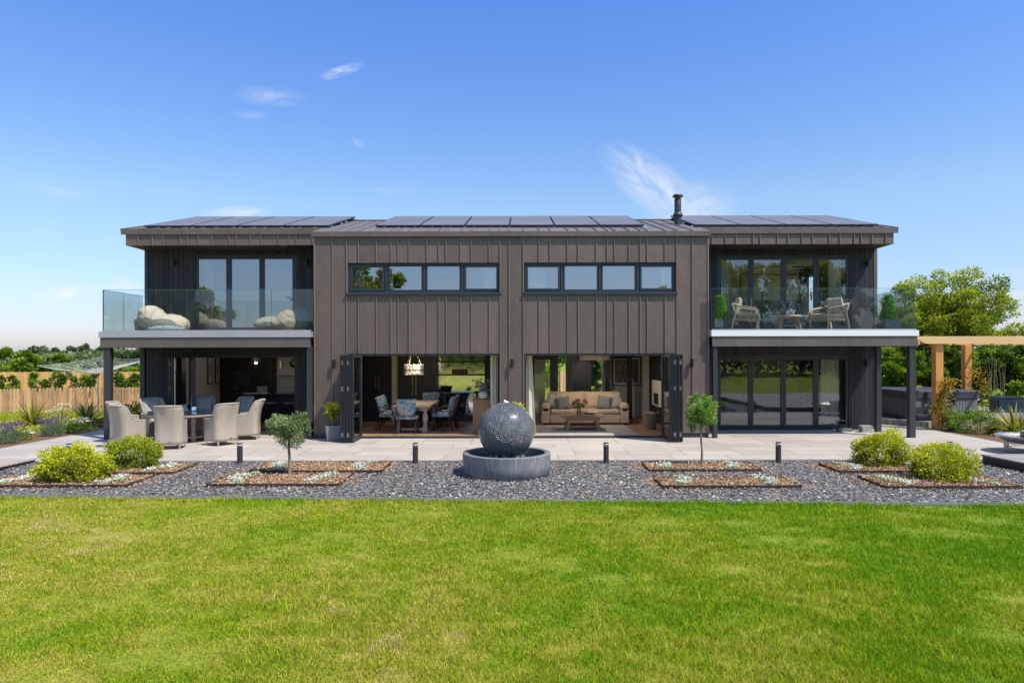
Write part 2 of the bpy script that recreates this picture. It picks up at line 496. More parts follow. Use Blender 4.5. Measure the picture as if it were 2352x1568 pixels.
def floral():
    m, t, out = newmat('floral_velvet')
    co = objco(t)
    n = t.noise(co, 4.2, 4, .6, 1.6)
    n2 = t.noise(co, 13, 3, .6, 1)
    f = t.math('ADD', n, t.math('MULTIPLY', t.math('SUBTRACT', n2, .5), .28))
    c = t.ramp(f, [(.30, (.50, .38, .30)), (.44, (.60, .47, .38)), (.49, (.30, .44, .45)), (.54, (.035, .16, .26)), (.60, (.10, .36, .44)), (.68, (.55, .44, .36))])
    principled(t, out, c, .85)
    return m
floral_mat = floral()

def stone_wet():
    m, t, out = newmat('wet_ribbed_stone')
    co = objco(t)
    s = t.node('ShaderNodeSeparateXYZ'); t.l.new(co, s.inputs[0])
    th = t.math('ARCTAN2', s.outputs[1], s.outputs[0])
    el = t.math('ARCSINE', t.math('DIVIDE', s.outputs[2], .525))
    cb = t.node('ShaderNodeCombineXYZ')
    t.l.new(t.math('MULTIPLY', th, 11.5), cb.inputs[0]); t.l.new(t.math('MULTIPLY', el, 13.5), cb.inputs[1])
    v = t.node('ShaderNodeTexVoronoi', feature='F1'); t.l.new(cb.outputs[0], v.inputs['Vector']); v.inputs['Scale'].default_value = 1.25; v.inputs['Randomness'].default_value = .45
    dim = t.maprange(v.outputs['Distance'], .1, .5, 0, 1)
    cb2 = t.node('ShaderNodeCombineXYZ'); t.l.new(t.math('MULTIPLY', th, 40), cb2.inputs[0]); t.l.new(t.math('MULTIPLY', el, 2.5), cb2.inputs[1])
    st = t.noise(cb2.outputs[0], 1, 4, .6, .5)
    c = t.mix(t.maprange(st, .5, .78), (.095, .10, .107), (.42, .43, .44))
    n = t.noise(co, 3, 4, .6)
    c = t.mix(t.maprange(n, .4, .7, 0, .5), c, (.17, .173, .18))
    c = t.mix(t.math('MULTIPLY', t.maprange(dim, 0, .4, 1, 0), t.maprange(t.noise(co, 7, 4, .7), .4, .62, .1, .9)), c, (.6, .62, .64))
    nr = t.bump(dim, .9, .022); nr = t.bump(st, .25, .006, nr)
    principled(t, out, c, t.maprange(st, .3, .8, .12, .34), 0, nr, .7)
    return m
wet_stone = stone_wet()
def basin_stone():
    m, t, out = newmat('basin_stone')
    co = objco(t)
    st = t.noise(t.scale(co, (9, 9, .7)), 4, 5, .65, .3)
    n = t.noise(co, 2.2, 5, .65)
    c = t.mix(t.maprange(n, .3, .7), (.13, .138, .148), (.22, .225, .232))
    c = t.mix(t.maprange(st, .52, .72, 0, .75), c, (.46, .48, .49))
    v = t.node('ShaderNodeTexVoronoi', feature='F1'); t.l.new(co, v.inputs['Vector']); v.inputs['Scale'].default_value = 9
    c = t.mix(t.math('MULTIPLY', t.math('LESS_THAN', v.outputs['Distance'], .07), .7), c, (.5, .5, .45))
    principled(t, out, c, .6, 0, t.bump(n, .3, .01), .4)
    return m
basin_mat = basin_stone()
def watermat():
    m, t, out = newmat('water')
    n = t.noise(objco(t), 14, 3, .6, 1)
    principled(t, out, (.012, .018, .02), .03, 0, t.bump(n, .4, .02), .8)
    return m
water = watermat()
foam = M('water_foam', (.75, .78, .8), .3, 0, .1, spec=.8)
planter_grey = M('planter_stone', (.19, .20, .22), .7, 0, .15, 6, .6, 80)
slate_box = M('slate_planter', (.10, .125, .15), .6, 0, .25, 8, .8, 40)

# leaves
L_euon = leafmat('variegated_leaves', [(0, (.03, .055, .005)), (.28, (.19, .25, .010)), (.5, (.46, .50, .015)), (.75, (.72, .72, .03)), (1, (.85, .82, .14))], .3)
L_euon2 = leafmat('green_gold_leaves', [(0, (.025, .05, .006)), (.32, (.15, .22, .012)), (.6, (.36, .43, .02)), (.85, (.60, .62, .04)), (1, (.75, .75, .12))], .3)
L_olive = leafmat('olive_leaves', [(0, (.03, .05, .015)), (.4, (.10, .14, .045)), (.75, (.20, .25, .10)), (1, (.34, .38, .20))], .25, .5, gain=1.65)
L_olive2 = leafmat('fresh_olive_leaves', [(0, (.04, .08, .01)), (.4, (.12, .22, .03)), (.75, (.23, .36, .06)), (1, (.42, .50, .18))], .3, .5, gain=1.5)
L_box = leafmat('box_leaves', [(0, (.015, .05, .005)), (.5, (.07, .18, .012)), (1, (.20, .36, .03))], .3, gain=2.4)
L_croton = leafmat('yellow_green_leaves', [(0, (.04, .08, .01)), (.4, (.20, .25, .02)), (.8, (.50, .45, .03)), (1, (.70, .55, .06))], .3, gain=1.6)
L_tree = leafmat('hawthorn_leaves', [(0, (.02, .04, .006)), (.3, (.075, .105, .012)), (.6, (.19, .21, .018)), (.85, (.32, .32, .03)), (1, (.42, .38, .06))], .38, pos_var=.08, gain=2.3)
L_bush = leafmat('bright_bush_leaves', [(0, (.04, .08, .01)), (.35, (.15, .25, .02)), (.7, (.32, .45, .04)), (1, (.5, .58, .1))], .4, pos_var=.12)
L_front = leafmat('brightened_backlit_leaves', [(0, (.06, .09, .015)), (.4, (.20, .25, .03)), (.8, (.40, .42, .06)), (1, (.5, .48, .1))], .6)  # leaf colour brightened to lift the backlit trees in reflections
L_hedge = leafmat('hedge_leaves', [(0, (.012, .028, .006)), (.35, (.045, .08, .012)), (.7, (.13, .18, .02)), (1, (.30, .32, .06))], .35, pos_var=.12, gain=1.9)
L_laurel = leafmat('laurel_leaves', [(0, (.02, .05, .006)), (.4, (.07, .14, .014)), (.75, (.17, .28, .02)), (1, (.32, .42, .06))], .35, pos_var=.1, gain=1.5)
L_far = leafmat('distant_leaves', [(0, (.05, .075, .04)), (.5, (.12, .16, .07)), (1, (.24, .27, .12))], .3, gain=1.3)
L_dark = leafmat('evergreen_leaves', [(0, (.008, .02, .005)), (.4, (.035, .06, .012)), (.8, (.10, .14, .03)), (1, (.2, .22, .05))], .3, gain=1.5)
L_euca = leafmat('eucalyptus_leaves', [(0, (.10, .14, .10)), (.6, (.28, .34, .26)), (1, (.45, .5, .4))], .2, gain=1.2)
L_yucca = leafmat('cordyline_leaves', [(0, (.10, .10, .015)), (.4, (.26, .26, .03)), (.8, (.46, .42, .08)), (1, (.55, .50, .20))], .25, gain=1.2)
L_yuccag = leafmat('green_cordyline_leaves', [(0, (.03, .05, .012)), (.5, (.11, .14, .03)), (1, (.36, .34, .14))], .25, gain=1.4)
L_lav = leafmat('lavender_leaves', [(0, (.05, .075, .04)), (1, (.18, .24, .14))], .2, gain=1.3)
P_lav = leafmat('lavender_flowers', [(0, (.07, .04, .14)), (1, (.22, .14, .36))], .2)
P_white = leafmat('white_petals', [(0, (.55, .58, .42)), (.4, (.80, .80, .74)), (1, (.88, .88, .84))], .2)
P_yellow = leafmat('cream_petals', [(0, (.65, .60, .25)), (1, (.82, .80, .5))], .2)
P_pink = leafmat('pink_petals', [(0, (.50, .12, .22)), (1, (.80, .42, .50))], .3)
L_climb = leafmat('climber_leaves', [(0, (.06, .07, .01)), (.35, (.26, .22, .02)), (.7, (.55, .36, .03)), (1, (.62, .22, .03))], .35, gain=1.15)
L_mulch = leafmat('bark_mulch', [(0, (.09, .055, .03)), (.35, (.26, .15, .085)), (.7, (.50, .32, .18)), (1, (.72, .54, .37))], .0, .8, gain=1.15)
slate_mat = leafmat('slate_chips', [(0, (.09, .088, .09)), (.45, (.22, .213, .21)), (.78, (.36, .345, .33)), (.86, (.48, .45, .41)), (.89, (.42, .27, .15)), (.955, (.52, .39, .26)), (.975, (.75, .73, .68)), (1, (.85, .84, .8))], .0, .5)

def grassmat(name, blade=True):
    m, t, out = newmat(name)
    pos = geopos(t)
    s = t.node('ShaderNodeSeparateXYZ'); t.l.new(pos, s.inputs[0])
    n1 = t.noise(pos, .45, 4, .6, .4); n2 = t.noise(pos, 2.1, 4, .6, .5); n3 = t.noise(pos, 7, 3, .6)
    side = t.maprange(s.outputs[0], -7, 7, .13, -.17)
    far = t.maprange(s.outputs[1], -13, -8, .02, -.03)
    f = t.math('ADD', t.math('MULTIPLY', n1, .85), t.math('ADD', t.math('MULTIPLY', n2, .60), t.math('ADD', side, far)))
    f = t.math('ADD', f, t.math('MULTIPLY', t.math('SUBTRACT', n3, .5), .45))
    lush = (.188, .405, .005); mid = (.335, .465, .010); dry = (.525, .52, .06); straw = (.68, .58, .25)
    c = t.ramp(t.math('SUBTRACT', f, .225), [(.22, lush), (.45, mid), (.66, dry), (.85, straw)])
    if blade:
        r = rndattr(t)
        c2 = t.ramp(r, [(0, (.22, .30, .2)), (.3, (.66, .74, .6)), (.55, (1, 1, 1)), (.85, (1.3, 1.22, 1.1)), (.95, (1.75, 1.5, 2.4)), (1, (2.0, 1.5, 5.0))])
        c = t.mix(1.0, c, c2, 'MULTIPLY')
        p = principled(t, None, c, .5, 0, None, .18)
        tr = t.node('ShaderNodeBsdfTranslucent'); t.l.new(c, tr.inputs[0])
        mx = t.node('ShaderNodeMixShader'); mx.inputs[0].default_value = .35
        t.l.new(p.outputs[0], mx.inputs[1]); t.l.new(tr.outputs[0], mx.inputs[2]); t.l.new(mx.outputs[0], out.inputs[0])
    else:
        c = t.mix(.45, c, (.22, .17, .07))
        fn = t.noise(pos, 45, 3, .7)
        cc = t.node('ShaderNodeVectorMath', operation='SCALE'); t.l.new(c, cc.inputs[0]); t.l.new(t.maprange(fn, .3, .7, .45, 1.2), cc.inputs['Scale'])
        principled(t, out, cc.outputs[0], .9, 0, t.bump(fn, .6, .02), .1)
    return m
grass_mat = grassmat('grass_blades'); lawn_mat = grassmat('lawn_turf', False)
def fieldmat():
    m, t, out = newmat('meadow')
    pos = geopos(t)
    n = t.noise(pos, .05, 5, .6); n2 = t.noise(pos, 2.5, 4, .7); n3 = t.noise(pos, 22, 3, .7)
    c = t.ramp(n, [(.35, (.17, .30, .014)), (.5, (.24, .35, .018)), (.65, (.31, .37, .035))])
    f = t.math('MULTIPLY', t.maprange(n2, .3, .7, .75, 1.2), t.maprange(n3, .3, .7, .6, 1.25))
    cc = t.node('ShaderNodeVectorMath', operation='SCALE'); t.l.new(c, cc.inputs[0]); t.l.new(f, cc.inputs['Scale'])
    principled(t, out, cc.outputs[0], .9, 0, None, .1)
    return m
field_mat = fieldmat()
def groundsheet(name, c1, c2, sc, rough=.9):
    m, t, out = newmat(name)
    n = t.noise(geopos(t), sc, 4, .7)
    principled(t, out, t.mix(t.maprange(n, .3, .7), c1, c2), rough, 0, t.bump(n, .7, .02), .2)
    return m
gravel_mat = groundsheet('gravel_bed', (.10, .10, .105), (.24, .238, .245), 40)
soil_mat = groundsheet('mulch_soil', (.10, .05, .025), (.30, .16, .085), 26)

# ================================================================ ground
def struct(mb, name, mat, **k):
    o = mb.build(name, mat, **k); return tag(o, kind='structure')
def sheet(name, x0, x1, y0, y1, z, mat):
    return struct(MB().add([(x0, y0, z), (x1, y0, z), (x1, y1, z), (x0, y1, z)], [(0, 1, 2, 3)]), name, mat)
sheet('ground', -1500, 1500, -1500, 1500, -.06, field_mat)
yl = lambda x: -7.67 - .0516 * x           # lawn edge line
struct(MB().add([(-30, -70, -.012), (30, -70, -.012), (30, yl(30), -.012), (-30, yl(-30), -.012)], [(0, 1, 2, 3)]), 'lawn', lawn_mat)
struct(MB().add([(-24, yl(-24) + .0, -.02), (24, yl(24), -.02), (24, -3.7, -.02), (-24, -3.7, -.02)], [(0, 1, 2, 3)]), 'gravel_bed', gravel_mat)
struct(MB().prism([(-24, yl(-24)), (24, yl(24)), (24, yl(24) + .17), (-24, yl(-24) + .17)], -.1, .012), 'lawn_edging', edging_stone, bevel=.008)
struct(MB().box(-24, 24, -3.86, -3.76, -.1, .006), 'patio_edging', edging_stone)
struct(MB().prism([(-12.35, -3.76), (24, -3.76), (24, -2.45), (11.95, -2.45 + 1.0), (11.95, 2.3), (10.6, 4.0), (10.6, 9), (-12.35, 9)], -.1, 0.0), 'patio', paving)
struct(MB().prism([(-24, -3.76), (-12.352, -3.76), (-12.352, -2.2), (-24, -2.2)], -.1, -.002), 'patio_extension', paving)
struct(MB().box(-12.43, -12.352, -2.198, 12, -.1, .01), 'border_edging', edging_stone)
struct(MB().box(11.952, 12.03, -1.4, 2.2, -.1, .01), 'bed_edging', edging_stone)
sheet('left_flower_bed', -14.0, -12.43, -2.2, 8, -.02, soil_mat)
struct(MB().prism([(12.03, -2.4), (17, -3.6), (24, -3.6), (24, 2.0), (12.03, 2.0)], -.1, -.008), 'right_flower_bed', soil_mat)
sheet('side_lawn', -60, -14.0, -2.2, 30, -.03, lawn_mat)
sheet('back_lawn', -13.9, 40, 9, 34, -.032, lawn_mat)

# grass blades
def blades(name, P, h, w, seed):
    g = np.random.default_rng(seed); n = len(P)
    a = g.uniform(0, 2 * math.pi, n); D = np.stack([np.cos(a), np.sin(a), np.zeros(n)], 1)
    b = g.uniform(0, 2 * math.pi, n); B = np.stack([np.cos(b), np.sin(b), np.zeros(n)], 1)
    h = h * g.uniform(.45, 1.35, n); lean = h * g.uniform(.15, 1.0, n)
    h_ = h[:, None]; w_ = np.broadcast_to(w, (n,))[:, None] * g.uniform(.7, 1.3, (n, 1))
    up = np.array([0, 0, 1.0])
    V = np.empty((n, 5, 3))
    V[:, 0] = P - D * w_ / 2; V[:, 1] = P + D * w_ / 2
    mid = P + up * h_ * .6 + B * lean[:, None] * .3
    V[:, 2] = mid + D * w_ * .4; V[:, 3] = mid - D * w_ * .4
    V[:, 4] = P + up * h_ * .95 + B * lean[:, None]
    k = (np.arange(n) * 5)[:, None]
    lo = (k + np.array([0, 1, 2, 3, 3, 2, 4])).ravel()
    sz = np.tile([4, 3], n)
    o = npmesh(name, V.reshape(-1, 3), lo, sz, np.repeat(g.uniform(0, 1, n), 5), grass_mat)
    return tag(o, kind='stuff')
def scatter(n, f):
    return f(n)
g = np.random.default_rng(3)
NB = 680000
u = g.uniform(0, 1, NB * 2)
dd = 3.6 * (11.4 / 3.6) ** (u ** .82)        # more blades per metre near the viewer
xx = g.uniform(-.92, .92, NB * 2) * dd
yy = dd - D0
ok = (yy < yl(xx) - .01 + .07 * np.clip(np.sin(xx * 9) * np.sin(xx * 3.7 + 1) + .2, 0, 1))
# thin out in tufts
tuft = np.sin(xx * 7.1 + np.sin(yy * 5.3) * 2) * np.sin(yy * 8.7 + np.cos(xx * 4.1) * 2)
ok &= g.uniform(0, 1, NB * 2) < (.62 + .38 * tuft)
spx = g.uniform(-9, 9, 46); spy = g.uniform(-14.2, -7.9, 46); spr = g.uniform(.08, .30, 46)
worn = np.zeros(len(xx))
for a_, b_, r_ in zip(spx, spy, spr): worn = np.maximum(worn, np.exp(-(((xx - a_) / (r_ * 1.6)) ** 2 + ((yy - b_) / r_) ** 2)))
ok &= g.uniform(0, 1, len(xx)) > worn * .72
xx, yy, dd, worn = xx[ok][:NB], yy[ok][:NB], dd[ok][:NB], worn[ok][:NB]
P = np.stack([xx, yy, np.full(len(xx), -.015)], 1)
pn = np.sin(xx * 1.3 + 1) * np.sin(yy * 1.7) * .5 + np.sin(xx * 2.9 + yy * 2.1) * np.sin(yy * 3.7 - xx * 1.1) * .35 + np.sin(xx * 6.3 - yy * 2.2) * np.sin(yy * 7.9) * .3
hgt = .040 + .009 * pn + .010 * np.clip(xx / 4, -1, 1)
edge = (yl(xx) - yy) < .25
hgt = hgt + edge * .022
hgt = hgt * (1 - .45 * worn) * np.where(g.uniform(0, 1, len(xx)) > .975, 1.6, 1)
hh = blades('lawn_grass', P, hgt, .0017 + .00048 * dd, 5)
tag(hh, 'short green and yellowing lawn grass in front of the slate border')
n = 60000
P = np.stack([g.uniform(-22, -14.05, n), g.uniform(-1.5, 8.5, n), np.full(n, -.03)], 1)
tag(blades('side_lawn_grass', P, .09, .016, 6), 'green grass beside the picket fence')
n = 40000
P = np.stack([g.uniform(10.8, 19, n), g.uniform(9.5, 13, n), np.full(n, -.03)], 1)
tag(blades('back_lawn_grass', P, .09, .018, 7), 'green grass behind the hot tub')

# slate chips
def chips(name, n, xr, yf, size, mat, z=.0, thick=.02, seed=0, rf=None):
    g = np.random.default_rng(seed)
    x = g.uniform(*xr, n); y = yf(g, x)
    P = np.stack([x, y, z + g.uniform(0, thick, n)], 1)
    a = g.uniform(0, 2 * math.pi, n)
    s = size * g.uniform(.5, 1.5, n); asp = g.uniform(.3, .7, n)
    tilt = g.normal(size=(n, 2)) * .17
    K = 5
    V = np.empty((n, K, 3))
    for k in range(K):
        t = a + 0; ang = 2 * math.pi * k / K + g.uniform(-.4, .4, n)
        lx = np.cos(ang) * s * g.uniform(.7, 1.1, n); ly = np.sin(ang) * s * asp
        V[:, k, 0] = P[:, 0] + lx * np.cos(a) - ly * np.sin(a)
        V[:, k, 1] = P[:, 1] + lx * np.sin(a) + ly * np.cos(a)
        V[:, k, 2] = P[:, 2] + lx * tilt[:, 0] + ly * tilt[:, 1] + .004
    lo = np.arange(n * K); sz = np.full(n, K)
    return V, lo, sz
def yband(g, x):
    lo = yl(x) + .17
    return lo + (-3.87 - lo) * g.uniform(0, 1, len(x))
beds = [(2.43, 4.56, -5.15, -4.28, 'R1'), (2.36, 4.66, -6.72, -5.85, 'R2'), (5.92, 8.1, -5.35, -4.45, 'R3'), (6.0, 8.25, -6.8, -5.85, 'R4'),
        (-5.1, -2.6, -5.2, -4.12, 'L1'), (-5.3, -3.05, -6.5, -5.42, 'L2'), (-8.7, -6.45, -5.35, -4.35, 'L3'), (-9.2, -6.62, -6.55, -5.6, 'L4')]
V, lo, sz = chips('s', 125000, (-12, 12), yband, .0245, slate_mat, -.015, .022, 21)
c = V.mean(axis=1)
inb = np.zeros(len(V), bool)
for (x0, x1, y0, y1, _) in beds: inb |= (c[:, 0] > x0) & (c[:, 0] < x1) & (c[:, 1] > y0) & (c[:, 1] < y1)
inb |= (np.hypot(c[:, 0] + .25, c[:, 1] + 5.25) < .8)
V = V[~inb]; n = len(V)
rn = np.random.default_rng(8).uniform(0, 1, n)
o = npmesh('slate_gravel', V.reshape(-1, 3), np.arange(n * 5), np.full(n, 5), np.repeat(rn, 5), slate_mat)
tag(o, 'loose grey slate chippings between the patio and the lawn', kind='stuff')

bed_names = {'R1': 'back', 'R2': 'front'}
def flower_strip(x, y0, y1, seed, label):
    g = np.random.default_rng(seed)
    n = 560
    t = g.uniform(0, 1, n)
    yy = y0 + (y1 - y0) * (.06 + .88 * t); xx = x + .09 * np.sin(t * 5 + seed) + g.normal(size=n) * .055
    r = empty('alyssum_clump', (0, 0, 0), 0, label, 'flowers', 'strips of white alyssum in the mulch beds')
    P = np.stack([xx, yy, .035 + g.uniform(0, .05, n)], 1)
    dens = (np.sin(t * 17 + seed) > -.6)
    P1 = P[dens]; m = len(P1)
    leaves('flower_heads', P1, g.normal(size=(m, 3)) * .6 + [0, -.2, .5], .032 * g.uniform(.6, 1.4, m), .030, g.uniform(.1, 1, m), P_white, r, .1)
    P2 = P[: 280] - [0, 0, .02]
    leaves('foliage', P2, g.normal(size=(280, 3)) + [0, 0, .6], .05, .018, g.uniform(.2, 1, 280), L_laurel, r, .1)
    return r
gg = np.random.default_rng(77); Pl = []
for (x0, x1, y0, y1, k) in beds:
    n = 700; a = gg.uniform(x0 - .1, x1 + .1, n); b = gg.uniform(y0, y1, n); q = gg.integers(0, 4, n); e = np.abs(gg.normal(size=n)) * .16
    xs_ = np.where(q == 0, x0 - e, np.where(q == 1, x1 + e, a)); ys_ = np.where(q == 2, y0 - e, np.where(q == 3, y1 + e, b))
    Pl.append(np.stack([xs_, ys_, np.full(n, .018)], 1))
P = np.concatenate(Pl); n = len(P)
tag(leaves('spilt_bark', P, gg.normal(size=(n, 3)) * [1, 1, .12], .045 * gg.uniform(.5, 1.4, n), .010, np.clip(gg.normal(.6, .25, n), 0, 1), L_mulch, None, .1), 'bark chips spilt over the slate round the mulch beds', kind='stuff')
edge_steel = M('rusted_edging', (.045, .035, .032), .7, .3, .3)
desc = {'R1': 'mulch bed with the fresh green olive tree, right of the fountain', 'R2': 'empty mulch bed right of the fountain, nearest the lawn',
        'R3': 'mulch bed holding the round golden shrub nearer the patio, right side', 'R4': 'mulch bed holding the golden shrub nearer the lawn, right side',
        'L1': 'mulch bed left of the fountain, touching the patio side', 'L2': 'mulch bed with the grey-green olive tree, left of the fountain',
        'L3': 'mulch bed under the green-gold shrub nearer the patio, left side', 'L4': 'mulch bed under the bright yellow shrub nearer the lawn, left side'}
for i, (x0, x1, y0, y1, k) in enumerate(beds):
    r = empty('mulch_bed', ((x0 + x1) / 2, (y0 + y1) / 2, 0), 0, desc[k], 'flower bed', 'mulch beds in the slate border')
    w = (x1 - x0) / 2; h = (y1 - y0) / 2
    mb = MB(); e = .012
    mb.box(-w, w, -h, -h + e, -.02, .05).box(-w, w, h - e, h, -.02, .05).box(-w, -w + e, -h + e, h - e, -.02, .05).box(w - e, w, -h + e, h - e, -.02, .05)
    mb.build('edging', edge_steel, r)
    MB().add([(-w + e, -h + e, .02), (w - e, -h + e, .02), (w - e, h - e, .02), (-w + e, h - e, .02)], [(0, 1, 2, 3)]).build('soil', soil_mat, r)
    gg = np.random.default_rng(40 + i); n = int(2600 * w * 2 * h * 2)
    P = np.stack([gg.uniform(-w + .02, w - .02, n), gg.uniform(-h + .02, h - .02, n), gg.uniform(.02, .055, n)], 1)
    D = gg.normal(size=(n, 3)) * [1, 1, .22]
    leaves('bark_chips', P, D, .05 * gg.uniform(.5, 1.5, n), .012 * gg.uniform(.6, 1.8, n), np.clip(gg.normal(.5, .25, n), 0, 1), L_mulch, r, .15)
    side = 'right' if k[0] == 'R' else 'left'
    inner = {'R1': 'behind, under the fresh green olive tree', 'R2': 'in the empty bed right of the fountain', 'R3': 'beside the round golden shrub near the patio', 'R4': 'beside the golden shrub near the lawn',
             'L1': 'in the bed behind the grey-green olive tree', 'L2': 'beside the trunk of the grey-green olive', 'L3': 'beside the green-gold shrub near the chairs', 'L4': 'beside the bright yellow shrub near the lawn'}[k]
    flower_strip(x0 + .42, y0 + .05, y1 - .05, 60 + i, 'left strip of white alyssum ' + inner)
    flower_strip(x1 - .45, y0 + .05, y1 - .05, 80 + i, 'right strip of white alyssum ' + inner)
# ================================================================ house
SX = lambda s: (s - 1645) / 120.0            # facade plane x from the photo's own pixels
house = empty('modern_house', (0, 0, 0), 0, 'long two storey house in brown zinc and charred timber with solar panels on its roof', 'house')
xL, xR = -5.42, 4.98
oa, ob, oc, od = -4.535, -.515, .115, 4.125    # door and window openings
zD, zW0, zW1, zT = 2.225, 3.80, 4.62, 5.30
TH = .32
seamL = [980 + q / 3.409 for q in (248, 402, 530, 723, 878, 957, 1075, 1268, 1395, 1475, 1630, 1747, 1938, 2055)]
seamR = [1600 + q / 3.015 for q in (35, 170, 320, 425, 592, 695, 865, 970, 1040, 1178, 1283, 1352, 1520, 1632, 1780)]
seams = sorted(SX(q) for q in seamL + seamR)
def spans(x):
    if oa + .02 < x < ob - .02 or oc + .02 < x < od - .02: return [(zD, zW0 - .03), (zW1, zT)]
    return [(.125, zT)]
# cladding trays: each its own sheet with its own tone
mb = MB(); g = np.random.default_rng(2)
cuts = sorted(set([xL] + seams + [oa, ob, oc, od, xR]))
for i in range(len(cuts) - 1):
    a, b = cuts[i], cuts[i + 1]
    if b - a < 1e-4: continue
    for z0, z1 in spans((a + b) / 2):
        mb.box(a, b, 0, TH, z0, z1, float(g.uniform(0, 1)))
mb.box(xL, xL + .3, TH, 8.3, 0, zT).box(xR - .3, xR, TH, 8.3, 0, zT)
# return walls of the centre block forward of the wings
mb.build('facade_wall', zinc_wall, house)
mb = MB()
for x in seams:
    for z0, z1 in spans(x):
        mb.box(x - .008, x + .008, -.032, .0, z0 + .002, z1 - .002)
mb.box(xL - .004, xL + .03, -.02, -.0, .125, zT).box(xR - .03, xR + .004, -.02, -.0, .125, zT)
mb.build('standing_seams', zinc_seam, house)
mb = MB()
for a, b in ((xL, oa), (ob, oc), (od, xR)): mb.box(a, b, .03, TH, 0, .123)
mb.build('plinth', sill_mat, house)
mb = MB().box(xL - .05, xR + .04, -.09, .0, 5.302, 5.43)
mb.build('eaves_trim', zinc_trim, house)

# opening reveals
mb = MB()
for a, b in ((oa, ob), (oc, od)):
    mb.box(a - .0, a + .05, .012, TH + .01, 0.03, zD - .06).box(b - .05, b, .012, TH + .01, 0.03, zD - .06).box(a, b, .012, TH + .01, zD - .055, zD - .002)
mb.build('door_frame', frame_dark, house)
for a, b in ((oa, ob), (oc, od)):
    MB().box(a + .0, b, -.06, .02, 0, .022).box(a, b, .06, .11, 0, .03).box(a, b, .15, .2, 0, .03).build('threshold', chrome if False else sill_mat, house)

# strip windows
def strip_window(a, b):
    w = empty('window', (0, 0, 0)); w.parent = house
    y = .06; n = 4; W = (b - a)
    mb = MB()
    mb.box(a, b, y, y + .1, zW1 - .055, zW1).box(a, b, y, y + .1, zW0 + .03, zW0 + .085)
    xs = [a + W * i / 4 for i in range(5)]
    for i, x in enumerate(xs):
        q = .05 if i in (0, 4) else .035
        x0 = x if i == 0 else x - q; x1 = x + q if i < 4 else x
        if i == 4: x0, x1 = x - .05, x
        mb.box(x0, x1, y + .001, y + .099, zW0 + .085, zW1 - .055)
    mb.build('frame', frame_mat, w, bevel=.004)
    for i in range(4):
        x0, x1 = xs[i] + .05, xs[i + 1] - .05
        z0, z1 = zW0 + .088, zW1 - .058
        k = .055 if i in (0, 3) else .028
        s = MB(); yy = y - .012 if i in (0, 3) else y + .01
        s.box(x0, x1, yy, yy + .06, z1 - k, z1).box(x0, x1, yy, yy + .06, z0, z0 + k)
        s.box(x0, x0 + k, yy, yy + .06, z0 + k, z1 - k).box(x1 - k, x1, yy, yy + .06, z0 + k, z1 - k)
        s.build('sash', frame_mat, w, bevel=.003)
        MB().box(x0 + k, x1 - k, yy + .03, yy + .036, z0 + k, z1 - k).build('pane', window_glass, w)
    MB().box(a - .03, b + .03, -.075, .055, zW0 - .03, zW0 + .028).build('sill', sill_mat, w, bevel=.004)
    # dark lining
    MB().box(a, b, .012, .058, zW1 - .012, zW1 - .001).build('head_lining', black_mat, w)
strip_window(oa, ob); strip_window(oc, od)

# ---------- roof
SL = .2594
def zr(y): return 5.43 + SL * (y + .08)
def roof_piece(x0, x1, y0, name):
    mb = MB()
    yr = 4.16; yb = 8.6
    t = .13
    A = [(y0, zr(y0)), (yr, zr(yr)), (yb, zr(yr) - SL * (yb - yr))]
    poly = A + [(y, z - t) for y, z in A[::-1]]
    n = len(poly)
    vs = [(x0, y, z) for y, z in poly] + [(x1, y, z) for y, z in poly]
    fs = [(0, 1, 4, 5), (1, 2, 3, 4), (n + 1, n + 0, n + 5, n + 4), (n + 2, n + 1, n + 4, n + 3)] + [(i, n + i, n + (i + 1) % n, (i + 1) % n) for i in range(n)]
    mb.add(vs, fs)
    return mb
roof = roof_piece(xL - .05, xR + .04, -.085, 'roof').build('roof', zinc_roof, house)
YW = .82
wl0, wl1 = -10.97, xL - .052
wr0, wr1 = xR + .042, 10.41
roofl = roof_piece(wl0, wl1, YW, 'r').build('roof', zinc_roof, house, label='left wing roof in grey zinc')
roofr = roof_piece(wr0, wr1, YW, 'r').build('roof', zinc_roof, house, label='right wing roof in grey zinc')
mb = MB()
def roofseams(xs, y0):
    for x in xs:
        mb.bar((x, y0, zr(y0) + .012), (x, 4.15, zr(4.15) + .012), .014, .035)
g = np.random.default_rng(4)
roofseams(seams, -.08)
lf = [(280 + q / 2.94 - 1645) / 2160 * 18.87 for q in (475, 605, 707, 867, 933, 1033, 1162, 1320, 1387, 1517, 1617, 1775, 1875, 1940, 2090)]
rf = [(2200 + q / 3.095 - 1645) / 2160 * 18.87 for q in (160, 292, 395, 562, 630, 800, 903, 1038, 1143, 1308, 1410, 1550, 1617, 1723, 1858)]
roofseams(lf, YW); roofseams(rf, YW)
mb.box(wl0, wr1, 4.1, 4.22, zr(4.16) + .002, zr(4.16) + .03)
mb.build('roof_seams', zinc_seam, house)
mb = MB()
